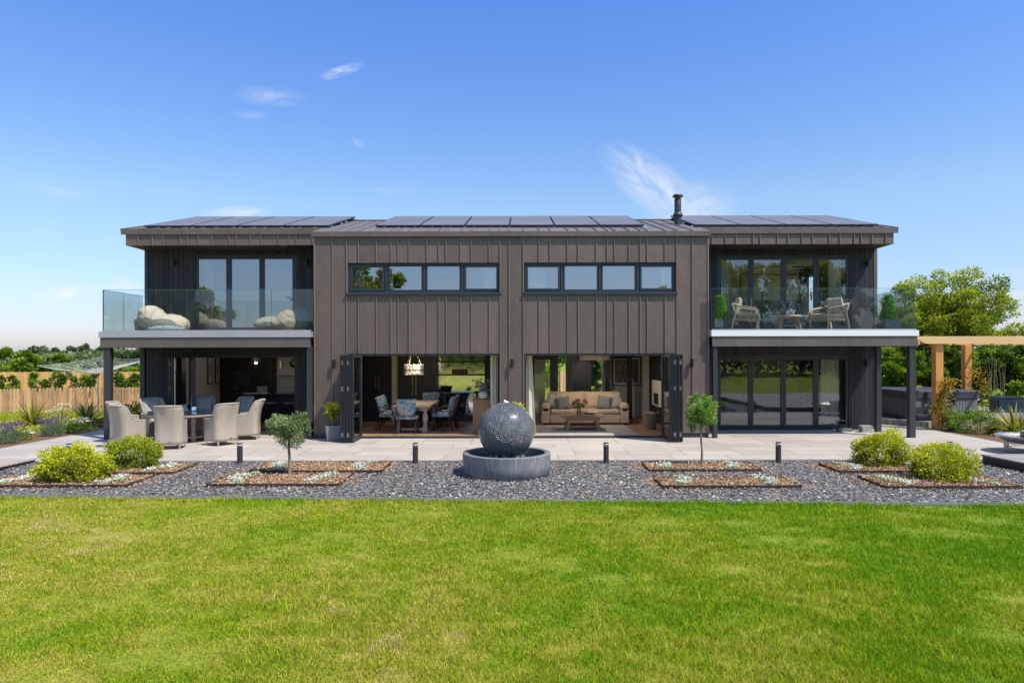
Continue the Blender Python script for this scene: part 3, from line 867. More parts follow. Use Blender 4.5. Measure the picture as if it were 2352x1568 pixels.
# wing eaves: upper cap and lower seamed band, verge boards
for x0, x1 in ((wl0, wl1), (wr0, wr1)):
    mb.box(x0, x1, YW - .03, YW - .002, 5.515, zr(YW) + .012)
mb.bar((wl0 - .015, YW, zr(YW) - .06), (wl0 - .015, 4.16, zr(4.16) - .06), .03, .16)
mb.bar((wr1 + .015, YW, zr(YW) - .06), (wr1 + .015, 4.16, zr(4.16) - .06), .03, .16)
mb.build('wing_eaves_cap', zinc_trim, house)
bl0, br1 = -10.87, 10.32
def band(x0, x1, xs, nm):
    mb = MB(); c = [x0] + [x for x in xs if x0 + .02 < x < x1 - .02] + [x1]
    for i in range(len(c) - 1): mb.box(c[i], c[i + 1], YW + .02, YW + .1, 5.225, 5.56, float(g.uniform(0, 1)))
    mb.build('eaves_band', zinc_wall, house)
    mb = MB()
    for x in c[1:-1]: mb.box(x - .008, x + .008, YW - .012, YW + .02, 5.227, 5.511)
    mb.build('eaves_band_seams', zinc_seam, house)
    MB().box(x0, x1, YW + .101, 1.749, 5.225, 5.26).build('soffit', soffit_mat, house)
    # end closure above the soffit
    e = x0 if nm == 'L' else x1 - .05
    MB().box(e, e + .05, YW + .101, 8.3, 5.262, 5.515).build('roof_end', zinc_trim, house)
band(bl0, wl1, lf, 'L'); band(wr0, br1, rf, 'R')

# solar panels, each a sub-part of its roof
def panels(x0, x1, cols, parent):
    w = (x1 - x0) / cols
    y0, y1 = 1.2, 4.32; n = 2
    for r_ in range(n):
        ya = y0 + (y1 - y0) * r_ / n; yb = y0 + (y1 - y0) * (r_ + 1) / n - .045
        for c in range(cols):
            a = x0 + c * w; b = a + w - .02
            za, zb = 5.80 + .279 * (ya - y0), 5.80 + .279 * (yb - y0)
            T = .04
            mb = MB()
            mb.add([(a, ya, za), (b, ya, za), (b, yb, zb), (a, yb, zb), (a, ya, za + T), (b, ya, za + T), (b, yb, zb + T), (a, yb, zb + T)],
                   [(0, 3, 2, 1), (0, 1, 5, 4), (1, 2, 6, 5), (2, 3, 7, 6), (3, 0, 4, 7)])
            e = .02
            mb.add([(a, ya, za + T), (b, ya, za + T), (b, yb, zb + T), (a, yb, zb + T), (a + e, ya + e, za + T), (b - e, ya + e, za + T), (b - e, yb - e, zb + T), (a + e, yb - e, zb + T)],
                   [(0, 1, 5, 4), (1, 2, 6, 5), (2, 3, 7, 6), (3, 0, 4, 7)])
            f = mb.build('solar_panel', solar_frame, parent)
            f.data.materials.append(solar)
            k = len(f.data.vertices)
            me = f.data
            import bmesh
            bm = bmesh.new(); bm.from_mesh(me)
            vs = [bm.verts.new(p) for p in ((a + e, ya + e, za + T - .001), (b - e, ya + e, za + T - .001), (b - e, yb - e, zb + T - .001), (a + e, yb - e, zb + T - .001))]
            fc = bm.faces.new(vs); fc.material_index = 1
            bm.to_mesh(me); bm.free()
    mb = MB()
    for yy in (y0 + .15, y0 + 1.2, y0 + 1.75, y1 - .3):
        zz = 5.80 + .279 * (yy - y0)
        mb.box(x0 - .06, x1 + .06, yy - .02, yy + .02, zz - .05, zz - .004)
        for i in range(cols * 2):
            x = x0 + (i + .5) * w / 2
            mb.box(x - .02, x + .02, yy - .03, yy + .03, zr(yy) + .002, zz - .05)
    mb.build('mounting_rails', chrome, parent)
panels(-10.58, -5.34, 4, roofl); panels(-4.06, 3.52, 6, roof); panels(4.93, 10.10, 4, roofr)

# flue
fl = empty('flue', (4.68, 2.2, 0)); fl.parent = roof
MB().lathe([(.107, 5.9), (.107, 6.33)], 24).lathe([(.107, 6.33), (.145, 6.27), (.15, 6.29), (.12, 6.36), (.1, 6.38)], 24).lathe([(.098, 6.36), (.098, 6.78), (.085, 6.8)], 24).lathe([(.101, 6.56), (.101, 6.575)], 24).build('pipe', post_mat, fl)
mb = MB().lathe([(0, 6.84), (.155, 6.84), (.16, 6.86), (.12, 6.905), (0, 6.93)], 24)
for k in range(4): mb.box(.08 * math.cos(k * 1.57) - .006, .08 * math.cos(k * 1.57) + .006, .08 * math.sin(k * 1.57) - .006, .08 * math.sin(k * 1.57) + .006, 6.78, 6.845)
mb.build('cowl', post_mat, fl)

# ---------- wings: charred board walls
YB = 1.75
def boards(x0, x1, z0, z1, holes, off=0.0):
    """vertical boards with real grooves, cut round the openings"""
    mb = MB(); g = np.random.default_rng(int(abs(x0 * 10)) + int(z0))
    xs = list(np.arange(x0, x1, .147)) + [x1]
    for i in range(len(xs) - 1):
        a, b = xs[i] + .004, xs[i + 1] - .004
        if b - a < .01: continue
        r = float(g.uniform(0, 1)); yj = YB + float(g.uniform(0, .003))
        parts = [(a, b, z0, z1)]
        for (ha, hb, hz0, hz1) in holes:
            new = []
            for (p, q, c, d) in parts:
                if q <= ha or p >= hb or d <= hz0 or c >= hz1: new.append((p, q, c, d)); continue
                if p < ha: new.append((p, ha, c, d))
                if q > hb: new.append((hb, q, c, d))
                pp, qq = max(p, ha), min(q, hb)
                if c < hz0: new.append((pp, qq, c, hz0))
                if d > hz1: new.append((pp, qq, hz1, d))
            parts = new
        for (p, q, c, d) in parts:
            if q - p > .003: mb.box(p, q, yj, YB + .03, c, d, r)
    return mb
def backing(x0, x1, z0, z1, hole):
    ha, hb, hz0, hz1 = hole
    mb = MB(); y0, y1 = YB + .031, YB + .28
    mb.box(x0, ha, y0, y1, z0, z1).box(hb, x1, y0, y1, z0, z1).box(ha, hb, y0, y1, hz1, z1)
    if hz0 > z0: mb.box(ha, hb, y0, y1, z0, hz0)
    return mb
wallL, wallR = -10.85, 10.34
holes = {'LU': (-9.45, -6.47, 2.86, 5.10), 'LD': (-9.86, -6.48, 0.0, 2.17), 'RU': (5.72, 9.60, 2.86, 5.05), 'RD': (5.70, 9.58, 0.0, 2.15)}
for k, (x0, x1, z0, z1) in {'LU': (wallL, xL, 2.78, 5.30), 'LD': (wallL, xL, 0, 2.42), 'RU': (xR, wallR, 2.78, 5.30), 'RD': (xR, wallR, 0, 2.42)}.items():
    boards(x0 + .1 * (k[0] == 'L') + .002, x1 - .1 * (k[0] == 'R') - .002, z0, z1, [holes[k]]).build('board_cladding', timber_dark, house)
    backing(x0 + .05, x1 - .05, z0, z1, holes[k]).build('wall', soffit_mat, house)
MB().box(wallL, wallL + .1, YB - .012, YB + .1, 0, 5.224).build('corner_trim', post_mat, house)
MB().box(wallR - .1, wallR, YB - .012, YB + .1, 0, 5.222).build('corner_trim', zinc_trim, house)
mb = MB()
mb.box(wallL, wallL + .25, YB + .1, 8.3, 0, 5.22); mb.build('end_wall', timber_dark, house)
mb = MB()
mb.box(wallR - .25, wallR, YB + .1, 5.2, 0, 5.22).box(wallR - .25, wallR, 6.4, 8.3, 0, 5.22)
mb.box(wallR - .25, wallR, 5.2, 6.4, 0, 3.5).box(wallR - .25, wallR, 5.2, 6.4, 4.9, 5.22)
mb.build('end_wall', timber_dark, house)

# back wall with the garden opening behind the living room
mb = MB(); yb0, yb1 = 8.1, 8.3
mb.box(wallL + .25, .95, yb0, yb1, 0, 5.6).box(3.15, wallR - .25, yb0, yb1, 0, 5.6).box(.95, 3.15, yb0, yb1, 2.25, 5.6)
mb.box(1.75, 2.38, yb0, yb1, 0, 2.25)
mb.build('back_wall', white_plaster, house)

# ---------- glazed doors
def leafdoor(parent, x0, x1, y, z0, z1, fr=.075, glass=door_glass, mat=frame_mat, th=.06):
    mb = MB()
    mb.box(x0, x0 + fr, y, y + th, z0, z1).box(x1 - fr, x1, y, y + th, z0, z1)
    mb.box(x0 + fr, x1 - fr, y, y + th, z0, z0 + fr * 1.2).box(x0 + fr, x1 - fr, y, y + th, z1 - fr, z1)
    d = mb.build('door_leaf', mat, parent, bevel=.004)
    MB().box(x0 + fr, x1 - fr, y + .025, y + .032, z0 + fr * 1.2, z1 - fr).build('pane', glass, d)
    return d
def glazed_set(k, n, mat):
    a, b, z0, z1 = holes[k]
    fm = MB(); y = YB + .05
    fm.box(a + .001, a + .05, y - .03, y + .1, z0 + .001, z1 - .001).box(b - .05, b - .001, y - .03, y + .1, z0 + .001, z1 - .001)
    fm.box(a + .05, b - .05, y - .03, y + .1, z1 - .05, z1 - .001).box(a + .05, b - .05, y - .03, y + .1, z0 + .001, z0 + .045)
    o = fm.build('door_frame', mat, house, bevel=.004)
    w = (b - a - .1) / n
    for i in range(n):
        leafdoor(house, a + .052 + i * w, a + .048 + (i + 1) * w, y, z0 + .047, z1 - .052, mat=mat, glass=upper_glass if k == 'LU' else door_glass)
    return o
glazed_set('LU', 3, frame_mat); glazed_set('RU', 4, frame_mat); glazed_set('RD', 4, frame_dark)
# handle of the left upper door and bright vertical pull reflections
MB().box(-6.64, -6.60, YB - .02, YB + .05, 3.78, 3.82).bar((-6.62, YB - .03, 3.86), (-6.76, YB - .03, 3.86), .018).build('handle', black_mat, house)
MB().box(-6.625, -6.61, YB + .01, YB + .02, 3.60, 4.20).build('reflection_strip', chrome, house)  # chrome strip standing in for a bright reflection on the door

# ---------- folded door stacks
def stack(xo, side, y0=-.03, n=5, pw=.93, zt=2.2, zb=.02, gap=.072):
    """leaves folded perpendicular to the facade; side=+1 stack grows to +x from xo"""
    r = empty('folding_door', (0, 0, 0)); r.parent = house
    for i in range(n):
        x = xo + side * gap * i
        xa, xb = min(x, x + side * .056), max(x, x + side * .056)
        glassleaf = True
        ya, yb = y0 - pw, y0 + .02
        mb = MB(); fr = .07
        mb.box(xa, xb, ya, ya + fr, zb, zt).box(xa, xb, yb - fr, yb, zb, zt)
        mb.box(xa, xb, ya + fr, yb - fr, zb, zb + .09).box(xa, xb, ya + fr, yb - fr, zt - fr, zt)
        # rebates on the narrow edge
        mb.box(xa + .012, xa + .018, ya - .012, ya, zb + .02, zt - .02).box(xb - .018, xb - .012, ya - .012, ya, zb + .02, zt - .02)
        mb.build('leaf', frame_dark, r, bevel=.004)
        MB().box((xa + xb) / 2 - .004, (xa + xb) / 2 + .004, ya + fr, yb - fr, zb + .09, zt - fr).build('pane', door_glass, r)
    hm = MB()
    for i in (0, 2):
        for z in (zb + .18, 1.35, 2.0):
            xm = xo + side * (gap * (i + 1) - .008)
            for dx in (-.022, .022):
                for dz in (-.05, -.03, -.01, .01, .03, .05):
                    hm.obox((xm + dx, y0 - pw - .016, z + dz), (.010, .012, .010))
            hm.box(xm - .006, xm + .006, y0 - pw - .02, y0 - pw - .004, z - .055, z + .055)
    hm.build('hinges', hinge_mat, r)
    return r
stack(-4.50, 1); stack(4.07, -1)
# kitchen doors: part folded beside the left jamb, one leaf at an angle
kd = empty('folding_door', (-9.8, YB, 0)); kd.parent = house
for i in range(2):
    MB().box(i * .075, i * .075 + .058, -.74, .02, .03, 2.13).build('leaf', frame_dark, kd, bevel=.004)
hm = MB()
for z in (.3, 1.25, 1.95):
    for dx in (.045, .085):
        for dz in (-.05, -.03, -.01, .01, .03, .05): hm.obox((dx, -.752, z + dz), (.009, .01, .01))
hm.build('hinges', hinge_mat, kd)
T = Matrix.Translation((.22, .0, 0)) @ Matrix.Rotation(R(-57), 4, 'Z')
mb = MB(T); w = .98
mb.box(0, .07, 0, .055, .03, 2.13).box(w - .07, w, 0, .055, .03, 2.13).box(.07, w - .07, 0, .055, .03, .12).box(.07, w - .07, 0, .055, 2.06, 2.13)
mb.build('leaf', frame_dark, kd, bevel=.004)
MB(T).box(.07, w - .07, .025, .031, .12, 2.06).build('pane', door_glass, kd)
MB().box(.235, .262, -.86, -.83, .06, 2.12).build('edge_strip', chrome, kd)
# kitchen frame
a, b, z0, z1 = holes['LD']
mb = MB(); y = YB + .02
mb.box(a + .001, a + .05, y, y + .12, .001, z1 - .001).box(b - .05, b - .001, y, y + .12, .001, z1 - .001).box(a + .05, b - .05, y, y + .12, z1 - .05, z1 - .001)
mb.box(a + .05, b - .05, y - .03, y + .12, .001, .03)
mb.build('door_frame', frame_dark, house)

# ---------- balconies
YF = -.2
def balcony(x0, x1, bandmat, side):
    b = MB().box(x0, x1, YF, YB - .004, 2.665, 2.815).build('balcony_deck', bandmat, house, label=('white' if side > 0 else 'grey') + ' edged balcony slab')
    # fascia below
    fx0, fx1 = x0 + .025, x1 - .025
    mb = MB(); n = 3; c = [fx0 + (fx1 - fx0) * q for q in ((0, .335, .668, 1) if side < 0 else (0, .34, .67, 1))]
    for i in range(3): mb.box(c[i] + .002, c[i + 1] - .002, YF + .03, YF + .06, 2.40, 2.662, float(g.uniform(0, 1)))
    e = fx0 if side < 0 else fx1 - .03
    mb.box(e, e + .03, YF + .062, YB - .02, 2.40, 2.662)
    mb.build('balcony_fascia', fascia_mat, house)
    MB().box(fx0 + .03, fx1 - .03, YF + .062, YB - .005, 2.43, 2.66).build('balcony_soffit', soffit_mat, house)
    MB().box(x0 + .06, x1 - .06, YF + .08, YB - .006, 2.817, 2.832).build('balcony_floor', deck_mat, house)
    # posts
    return b
bL = balcony(-10.99, xL - .03, grey_band, -1)
bR = balcony(xR + .02, 10.41, white_band, 1)
for x0, x1 in ((-10.90, -10.73), (-5.585, -5.46), (5.06, 5.17), (10.2, 10.36)):
    MB().box(x0, x1, YF + .065, YF + .065 + .16, 0, 2.43).build('post', post_mat, house, bevel=.006)
for x0, x1 in ((-10.66, -10.53), (10.0, 10.14)):
    MB().box(x0, x1, 1.14, 1.27, 0, 2.43).build('post', post_mat, house, bevel=.006)
def rail_panel(x0, x1, y0, y1, z0=2.80, z1=3.905):
    p = MB().box(x0, x1, y0, y1, z0, z1).build('glass_panel', rail_glass, house)
    if x1 - x0 > y1 - y0:
        MB().box(x0, x1, y0 + .001, y1 - .001, z1 + .0005, z1 + .006).box(x0 - .001, x0 + .003, y0, y1, z0, z1).build('edge', glass_edge, p)
    else:
        MB().box(x0 + .001, x1 - .001, y0, y1, z1 + .0005, z1 + .006).box(x0, x1, y0 - .001, y0 + .003, z0, z1).build('edge', glass_edge, p)
yR = YF + .03
for i in range(5):
    w = 1.101; x0 = -10.9 + i * w
    rail_panel(x0 + .006, x0 + w - .006, yR, yR + .017)
    x0 = 4.99 + i * 1.066
    rail_panel(x0 + .006, x0 + 1.066 - .006, yR, yR + .017)
for x in (-10.9, 10.32):
    rail_panel(x, x + .017, yR + .03, yR + .93); rail_panel(x, x + .017, yR + .945, YB - .02)
MB().box(-10.92, xL - .04, yR - .012, yR + .03, 2.816, 2.85).box(xR + .03, 10.35, yR - .012, yR + .03, 2.816, 2.85).build('balustrade_channel', grey_band, house)

# ---------- wall lights
def wall_light(x, y, z):
    l = MB().box(-.02, .02, .0, .05, -.035, .035).build('wall_light', black_mat, house); l.location = (x, y - .05, z)
    MB(Matrix.Translation((0, -.05, 0))).cyl((0, 0), .042, -.11, .11, n=16).build('lamp_tube', black_mat, l)
for x in (-4.88, -.205, 4.52): wall_light(x, 0, 1.96)
for x, z in ((-9.98, 4.86), (-6.13, 4.86), (10.03, 4.80), (-9.97, 2.0), (9.98, 1.93)): wall_light(x, YB, z)
# loose stone blocks near the right wing corner
o = MB().box(0, .3, 0, .2, 0, .07).obox((.16, .1, .105), (.31, .2, .06), (0, 0, .05)).obox((.14, .1, .165), (.3, .2, .055), (0, 0, -.04)).build('stone_stack', M('stone_block', (.33, .33, .29), .8, 0, .2, 5, .5, 40), bevel=.006)
o.location = (9.55, 1.05, 0); tag(o, 'small stack of pale stone offcuts at the foot of the right wing corner', 'stones')
o = MB().obox((.2, .08, .04), (.42, .17, .08), (0, 0, .02)).build('stone_block', edging_stone, bevel=.006)
o.location = (9.0, 1.3, 0); tag(o, 'single grey stone block lying left of the stone stack', 'stone')

# ---------- interior shell (part of the house)
mb = MB()
mb.box(xL + .3, -.4, TH + .01, 4.9, -.05, .014).box(-.25, xR - .3, TH + .01, 8.1, -.05, .014)
mb.box(wallL + .26, xL - .02, YB + .29, 8.05, -.05, .012).box(xR + .02, wallR - .26, YB + .29, 8.05, -.05, .012)
mb.build('indoor_floor', oak_floor, house)
mb = MB()
mb.box(xL + .3, xR - .3, TH + .002, 8.09, 2.34, 2.78).box(wallL + .26, xL - .01, YB + .29, 8.09, 2.42, 2.80).box(xR + .01, wallR - .26, YB + .29, 8.09, 2.42, 2.80)
mb.box(xL + .3, xR - .3, TH + .002, 8.09, 5.302, 5.34).box(wallL + .26, xL - .01, YB + .29, 8.09, 5.223, 5.26).box(xR + .01, wallR - .26, YB + .29, 8.09, 5.223, 5.26)
mb.build('ceiling', ceil_mat, house)
mb = MB()
mb.box(-.4, -.25, TH + .01, 8.09, .015, 2.338)                                   # dining / living
mb.box(xL + .302, -.402, 4.75, 4.9, .015, 2.338)                                 # dining back wall
mb.build('dining_wall', cabinet, house)
mb = MB()
mb.box(-.249, -.21, TH + .02, 8.0, .016, 2.336)
mb.box(3.05, xR - .302, 5.6, 5.75, .016, 2.336)                                  # picture wall
mb.box(-.2, .93, 7.3, 7.45, .016, 2.336)
mb.box(xL + .302, xR - .302, 4.6, 4.72, 2.79, 5.30)                              # upper strip rooms
mb.box(-.26, -.14, TH + .02, 4.59, 2.79, 5.30)
mb.box(wallL + .27, xL - .02, 6.0, 6.1, 2.81, 5.22).box(xR + .02, wallR - .27, 6.6, 6.7, 2.81, 5.22)
mb.box(xR + .02, wallR - .27, 6.6, 6.7, .016, 2.41)
mb.build('inner_wall', plaster, house)
mb = MB()
mb.box(wallL + .255, wallL + .275, YB + .29, 6.45, .016, 2.41).box(wallL + .276, xL - .02, 6.5, 6.6, .016, 2.41)
mb.build('kitchen_wall', white_plaster, house)
# glazed inner screen of the living room
ys = 4.85
XC = lambda c: (c / 3.136 - 45) / 2160 * (18 + ys)
mb = MB()
for a, b in ((265, 285), (440, 520), (660, 850), (985, 1035), (1205, 1255)):
    mb.box(XC(a), XC(b), ys, ys + .08, .016, 2.3)
mb.box(XC(285), XC(440), ys + .001, ys + .079, 2.02, 2.299).box(XC(520), XC(660), ys + .001, ys + .079, 2.2, 2.299).box(XC(850), XC(985), ys + .001, ys + .079, 2.2, 2.299).box(XC(1035), XC(1205), ys + .001, ys + .079, 2.03, 2.299)
mb.build('inner_screen', black_mat, house)
for a, b in ((285, 440), (1035, 1205)): MB().box(XC(a) + .002, XC(b) - .002, ys + .03, ys + .036, .02, 2.02).build('inner_pane', clear_glass, house)
mb = MB().box(xL + .302, xR - .302, 4.5, 4.59, 2.79, 2.9)
# curtains (fixed dressings of the openings)
def curtain(x0, x1, y, z0, z1, parent=None, amp=.035, waves=None, mat=curtain_mat, flare=0):
    n = max(16, int((x1 - x0) / .012)); waves = waves or (x1 - x0) / .085
    P = []
    for k in range(7):
        q = k / 6; row = []
        for i in range(n + 1):
            u = i / n
            row.append((x0 + (x1 - x0) * u + flare * (1 - q) * (u - .5), y + amp * math.sin(u * waves * 2 * math.pi) * (.7 + .3 * (1 - q)) + .01 * math.sin(7 * u + 3 * q), z0 + (z1 - z0) * q))
        P.append(row)
    return MB().grid(P).build('curtain', mat, parent)
def hang(label, *a, **k):
    c = curtain(*a, **k); return tag(c, label, 'curtain', 'curtains behind the glass')
hang('white curtain gathered at the right side of the dining room opening', -.80, -.60, .42, .03, 2.18, amp=.05)
hang('white curtain gathered at the left side of the living room opening', .19, .33, .40, .03, 2.18, amp=.035, flare=.20)
hang('white curtain at the left end of the left strip window', -4.42, -4.12, .185, 3.845, 4.61, amp=.018)
hang('white pleated curtain at the right end of the left strip window', -.98, -.55, .185, 3.845, 4.61, amp=.018)
hang('white curtain at the left end of the right strip window', .18, .68, .185, 3.845, 4.61, amp=.018)
hang('pale curtain at the right end of the right strip window', 3.75, 4.08, .185, 3.845, 4.61, amp=.018)
hang('pale curtain inside the left balcony door', -9.30, -9.05, YB + .4, 2.86, 5.0, amp=.045)
hang('sheer curtain at the left end of the right balcony doors', 5.80, 6.20, YB + .4, 2.86, 5.0, amp=.045)
hang('pale green curtain at the right end of the right balcony doors', 9.12, 9.5, YB + .4, 2.86, 5.0, amp=.045)
hang('white curtain at the right end of the ground floor glazed doors', 8.88, 9.42, YB + .4, .1, 2.1, amp=.045)
# ================================================================ fountain
ft = empty('water_feature', (-.25, -5.25, 0), 0, 'large dimpled dark stone ball fountain standing in a round grey basin', 'fountain')
MB().lathe([(.745, -.02), (.805, .0), (.815, .2), (.82, .385)], 72).lathe([(.82, .385), (.815, .395), (.715, .395), (.71, .39)], 72).lathe([(.71, .39), (.70, .2), (.70, .12)], 72).lathe([(.70, .12), (0, .12)], 48).build('basin', basin_mat, ft)
MB().lathe([(.703, .285), (0, .285)], 48).build('water', water, ft)
prof = [(max(.0, .525 * math.sin(math.pi * i / 64)), -.525 * math.cos(math.pi * i / 64)) for i in range(65)]
mb = MB()
n = 128; vs = []; fs = []
for i, (q, z) in enumerate(prof):
    el = math.asin(max(-1, min(1, z / .525)))
    for k in range(n):
        th = 2 * math.pi * k / n
        vs.append((q * math.cos(th), q * math.sin(th), z))
fs = [(i * n + k, i * n + (k + 1) % n, (i + 1) * n + (k + 1) % n, (i + 1) * n + k) for i in range(64) for k in range(n)]
b = mb.add(vs, fs, .5, True).build('ball', wet_stone, ft); b.location = (-.005, 0, .80)
gg = np.random.default_rng(5)
mb = MB()
for i in range(9):
    a = gg.uniform(0, 6.28); rr = gg.uniform(0, .04); h = gg.uniform(.02, .07)
    mb.lathe([(0, 1.30), (.022, 1.31), (.028, 1.30 + h * .5), (.012, 1.30 + h), (0, 1.305 + h)], 10, (rr * math.cos(a), rr * math.sin(a)))
mb.build('water_bubble', foam, ft)
mb = MB()
for i in range(16):
    a = gg.uniform(3.4, 6.1); r0 = .27; r1 = r0 + gg.uniform(.06, .12)
    h = gg.uniform(.02, .07)
    mb.tube([(r0 * math.cos(a), r0 * math.sin(a), .34), ((r0 + r1) / 2 * math.cos(a + .1), (r0 + r1) / 2 * math.sin(a + .1), .34 + h), (r1 * math.cos(a + .2), r1 * math.sin(a + .2), .285)], .003, 5)
mb.build('splash', foam, ft)

# ================================================================ bollard lights
blabels = ['first dark bollard light from the left, half hidden behind the bright yellow shrub', 'dark bollard light left of the grey-green olive tree', 'dark bollard light between the left olive tree and the fountain',
           'dark bollard light right of the fountain, left of the fresh green olive tree', 'dark bollard light between the right olive tree and the golden shrubs', 'dark bollard light behind the golden shrub nearest the deck']
def bollard():
    r = empty('bollard_light', (0, 0, 0), 0, blabels[0], 'garden light', 'bollard lights along the patio edge')
    MB().lathe([(.056, -.03), (.056, .340)], 24).lathe([(.056, .340), (0, .340)], 24).build('post', post_mat, r)
    MB().lathe([(.0, .341), (.0555, .341), (.0555, .395), (0, .395)], 24).build('diffuser', white_band, r)
    MB().lathe([(0, .355), (.056, .355), (.056, .371), (0, .371)], 24, sharp=True).lathe([(0, .386), (.056, .386), (.056, .408), (0, .408)], 24, sharp=True).build('cap', post_mat, r)
    return r
b0 = bollard()
for i, vx in enumerate((160, 551.5, 954, 1391.5, 1786.5, 2180)):
    o = b0 if i == 0 else copy_tree(b0, label=blabels[i])
    d = 14.0; o.location = (X(vx, d), d - D0 - .02, 0)

# ================================================================ shrubs and small trees
def shrub(name, x, y, rad, mat, n, leaf, label, cat='shrub', group=None, seed=1, lo=.62, squash=.0):
    r = empty(name, (x, y, 0), 0, label, cat, group)
    P, d, q = ball_points(n, (0, 0, rad[2] * .45), (rad[0], rad[1], rad[2] * .62), lo, .16, seed=seed)
    keep = P[:, 2] > .01; P, d, q = P[keep], d[keep], q[keep]; m = len(P)
    g = np.random.default_rng(seed)
    sc = unit(g.normal(size=(60, 3)))               # sprigs poking out
    near = (d @ sc.T).max(axis=1)
    P = P + d * (np.clip((near - .955) * 3.0, 0, .13))[:, None] * 1.0 - d * (.09 * np.clip(np.sin(d[:, :1] * 9 + seed) * np.sin(d[:, 2:] * 11 + d[:, 1:2] * 7), 0, 1))
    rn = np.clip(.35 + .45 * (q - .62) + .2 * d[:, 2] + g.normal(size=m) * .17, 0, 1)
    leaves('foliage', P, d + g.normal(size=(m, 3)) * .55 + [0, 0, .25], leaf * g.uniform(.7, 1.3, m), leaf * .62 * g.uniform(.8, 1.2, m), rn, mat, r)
    mb = MB()
    for i in range(9):
        a = g.uniform(0, 6.28); e = g.uniform(.3, .75)
        mb.tube([(0, 0, -.03), (rad[0] * .3 * math.cos(a), rad[1] * .3 * math.sin(a), rad[2] * .3), (rad[0] * e * math.cos(a), rad[1] * e * math.sin(a), rad[2] * .75)], [.012, .009, .004], 6)
    mb.build('stems', bark, r)
    return r
G = 'round variegated shrubs in the mulch beds'
shrub('euonymus_shrub', X(168, 12), -6.0, (.50, .45, .53), L_euon, 14000, .037, 'bright yellow leaved shrub nearest the lawn on the left', 'shrub', G, 1)
shrub('euonymus_shrub', X(303, 13.4), -4.65, (.48, .44, .50), L_euon2, 12500, .037, 'darker green and gold shrub by the wicker chairs on the left', 'shrub', G, 2)
shrub('euonymus_shrub', X(2023, 13.5), -4.5, (.44, .43, .56), L_euon, 12500, .037, 'dense round golden shrub nearer the patio on the right', 'shrub', G, 3)
shrub('euonymus_shrub', X(2160, 12), -6.0, (.45, .43, .52), L_euon, 12000, .037, 'spreading golden shrub nearest the lawn on the right', 'shrub', G, 4)

def standard_tree(x, y, zc, rad, mat, n, lf, label, seed, tr=.028, lean=0, sparse=.5):
    r = empty('olive_tree', (x, y, 0), 0, label, 'tree')
    g = np.random.default_rng(seed)
    pts = [(0, 0, -.02), (.012, 0, zc * .3), (-.008, .01, zc * .6), (lean, 0, zc - rad * .55)]
    mb = MB().tube(pts, [tr * 1.25, tr, tr * .9, tr * .7], 10)
    mb.tube([(.03, .02, -.01), (.03, .0, zc * .25), (.0, -.015, zc * .55)], [tr * .5, tr * .45, tr * .3], 8)
    for i in range(14):
        d = unit(g.normal(size=(1, 3)))[0]; d[2] = abs(d[2]) * .8 - .15
        mb.tube([(lean, 0, zc - rad * .6), tuple(np.array((lean, 0, zc - rad * .3)) + d * rad * .35), tuple(np.array((lean, 0, zc)) + d * rad * .8)], [tr * .4, tr * .28, .003], 6)
    mb.build('trunk', olive_bark, r)
    cl = []
    for i in range(9 + 10 * (seed == 12)):
        d = unit(g.normal(size=(1, 3)) + [0, 0, 1.1 * (seed == 12)])[0]; q = g.uniform(.98, 1.22)
        cl.append(((lean + d[0] * rad * q, d[1] * rad * q, zc + d[2] * rad * q), (rad * .1, rad * .1, rad * .16)))
    for i in range(64):
        d = unit(g.normal(size=(1, 3)))[0]
        q = g.uniform(.35, .92)
        cl.append(((lean + d[0] * rad * q, d[1] * rad * q, zc + d[2] * rad * q * .95), (rad * .27,) * 3))
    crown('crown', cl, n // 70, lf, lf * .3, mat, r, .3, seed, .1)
    return r
standard_tree(X(663.5, 12.5), -5.5, .85, .335, L_olive, 5600, .05, 'grey-green ball headed olive tree left of the fountain', 11, .026)
standard_tree(X(1610.5, 13.45), -4.55, 1.03, .30, L_olive2, 5200, .055, 'fresh green ball headed olive tree right of the fountain', 12, .020)

def pot_square(r, w0, w1, h, mat, name='planter', rim=.02):
    a, b = w0 / 2, w1 / 2
    mb = MB()
    def ring(h0, a0, h1, a1):
        vs = [(sx * a0, sy * a0, h0) for sx, sy in ((-1, -1), (1, -1), (1, 1), (-1, 1))] + [(sx * a1, sy * a1, h1) for sx, sy in ((-1, -1), (1, -1), (1, 1), (-1, 1))]
        mb.add(vs, [(i, (i + 1) % 4, 4 + (i + 1) % 4, 4 + i) for i in range(4)])
    ring(0, a, h, b); ring(h, b, h, b - rim); ring(h, b - rim, h - .05, b - rim)
    mb.add([(-b + rim, -b + rim, h - .05), (b - rim, -b + rim, h - .05), (b - rim, b - rim, h - .05), (-b + rim, b - rim, h - .05)], [(0, 1, 2, 3)])
    mb.add([(-a, -a, .0), (a, -a, 0), (a, a, 0), (-a, a, 0)], [(3, 2, 1, 0)])
    return mb.build(name, mat, r)
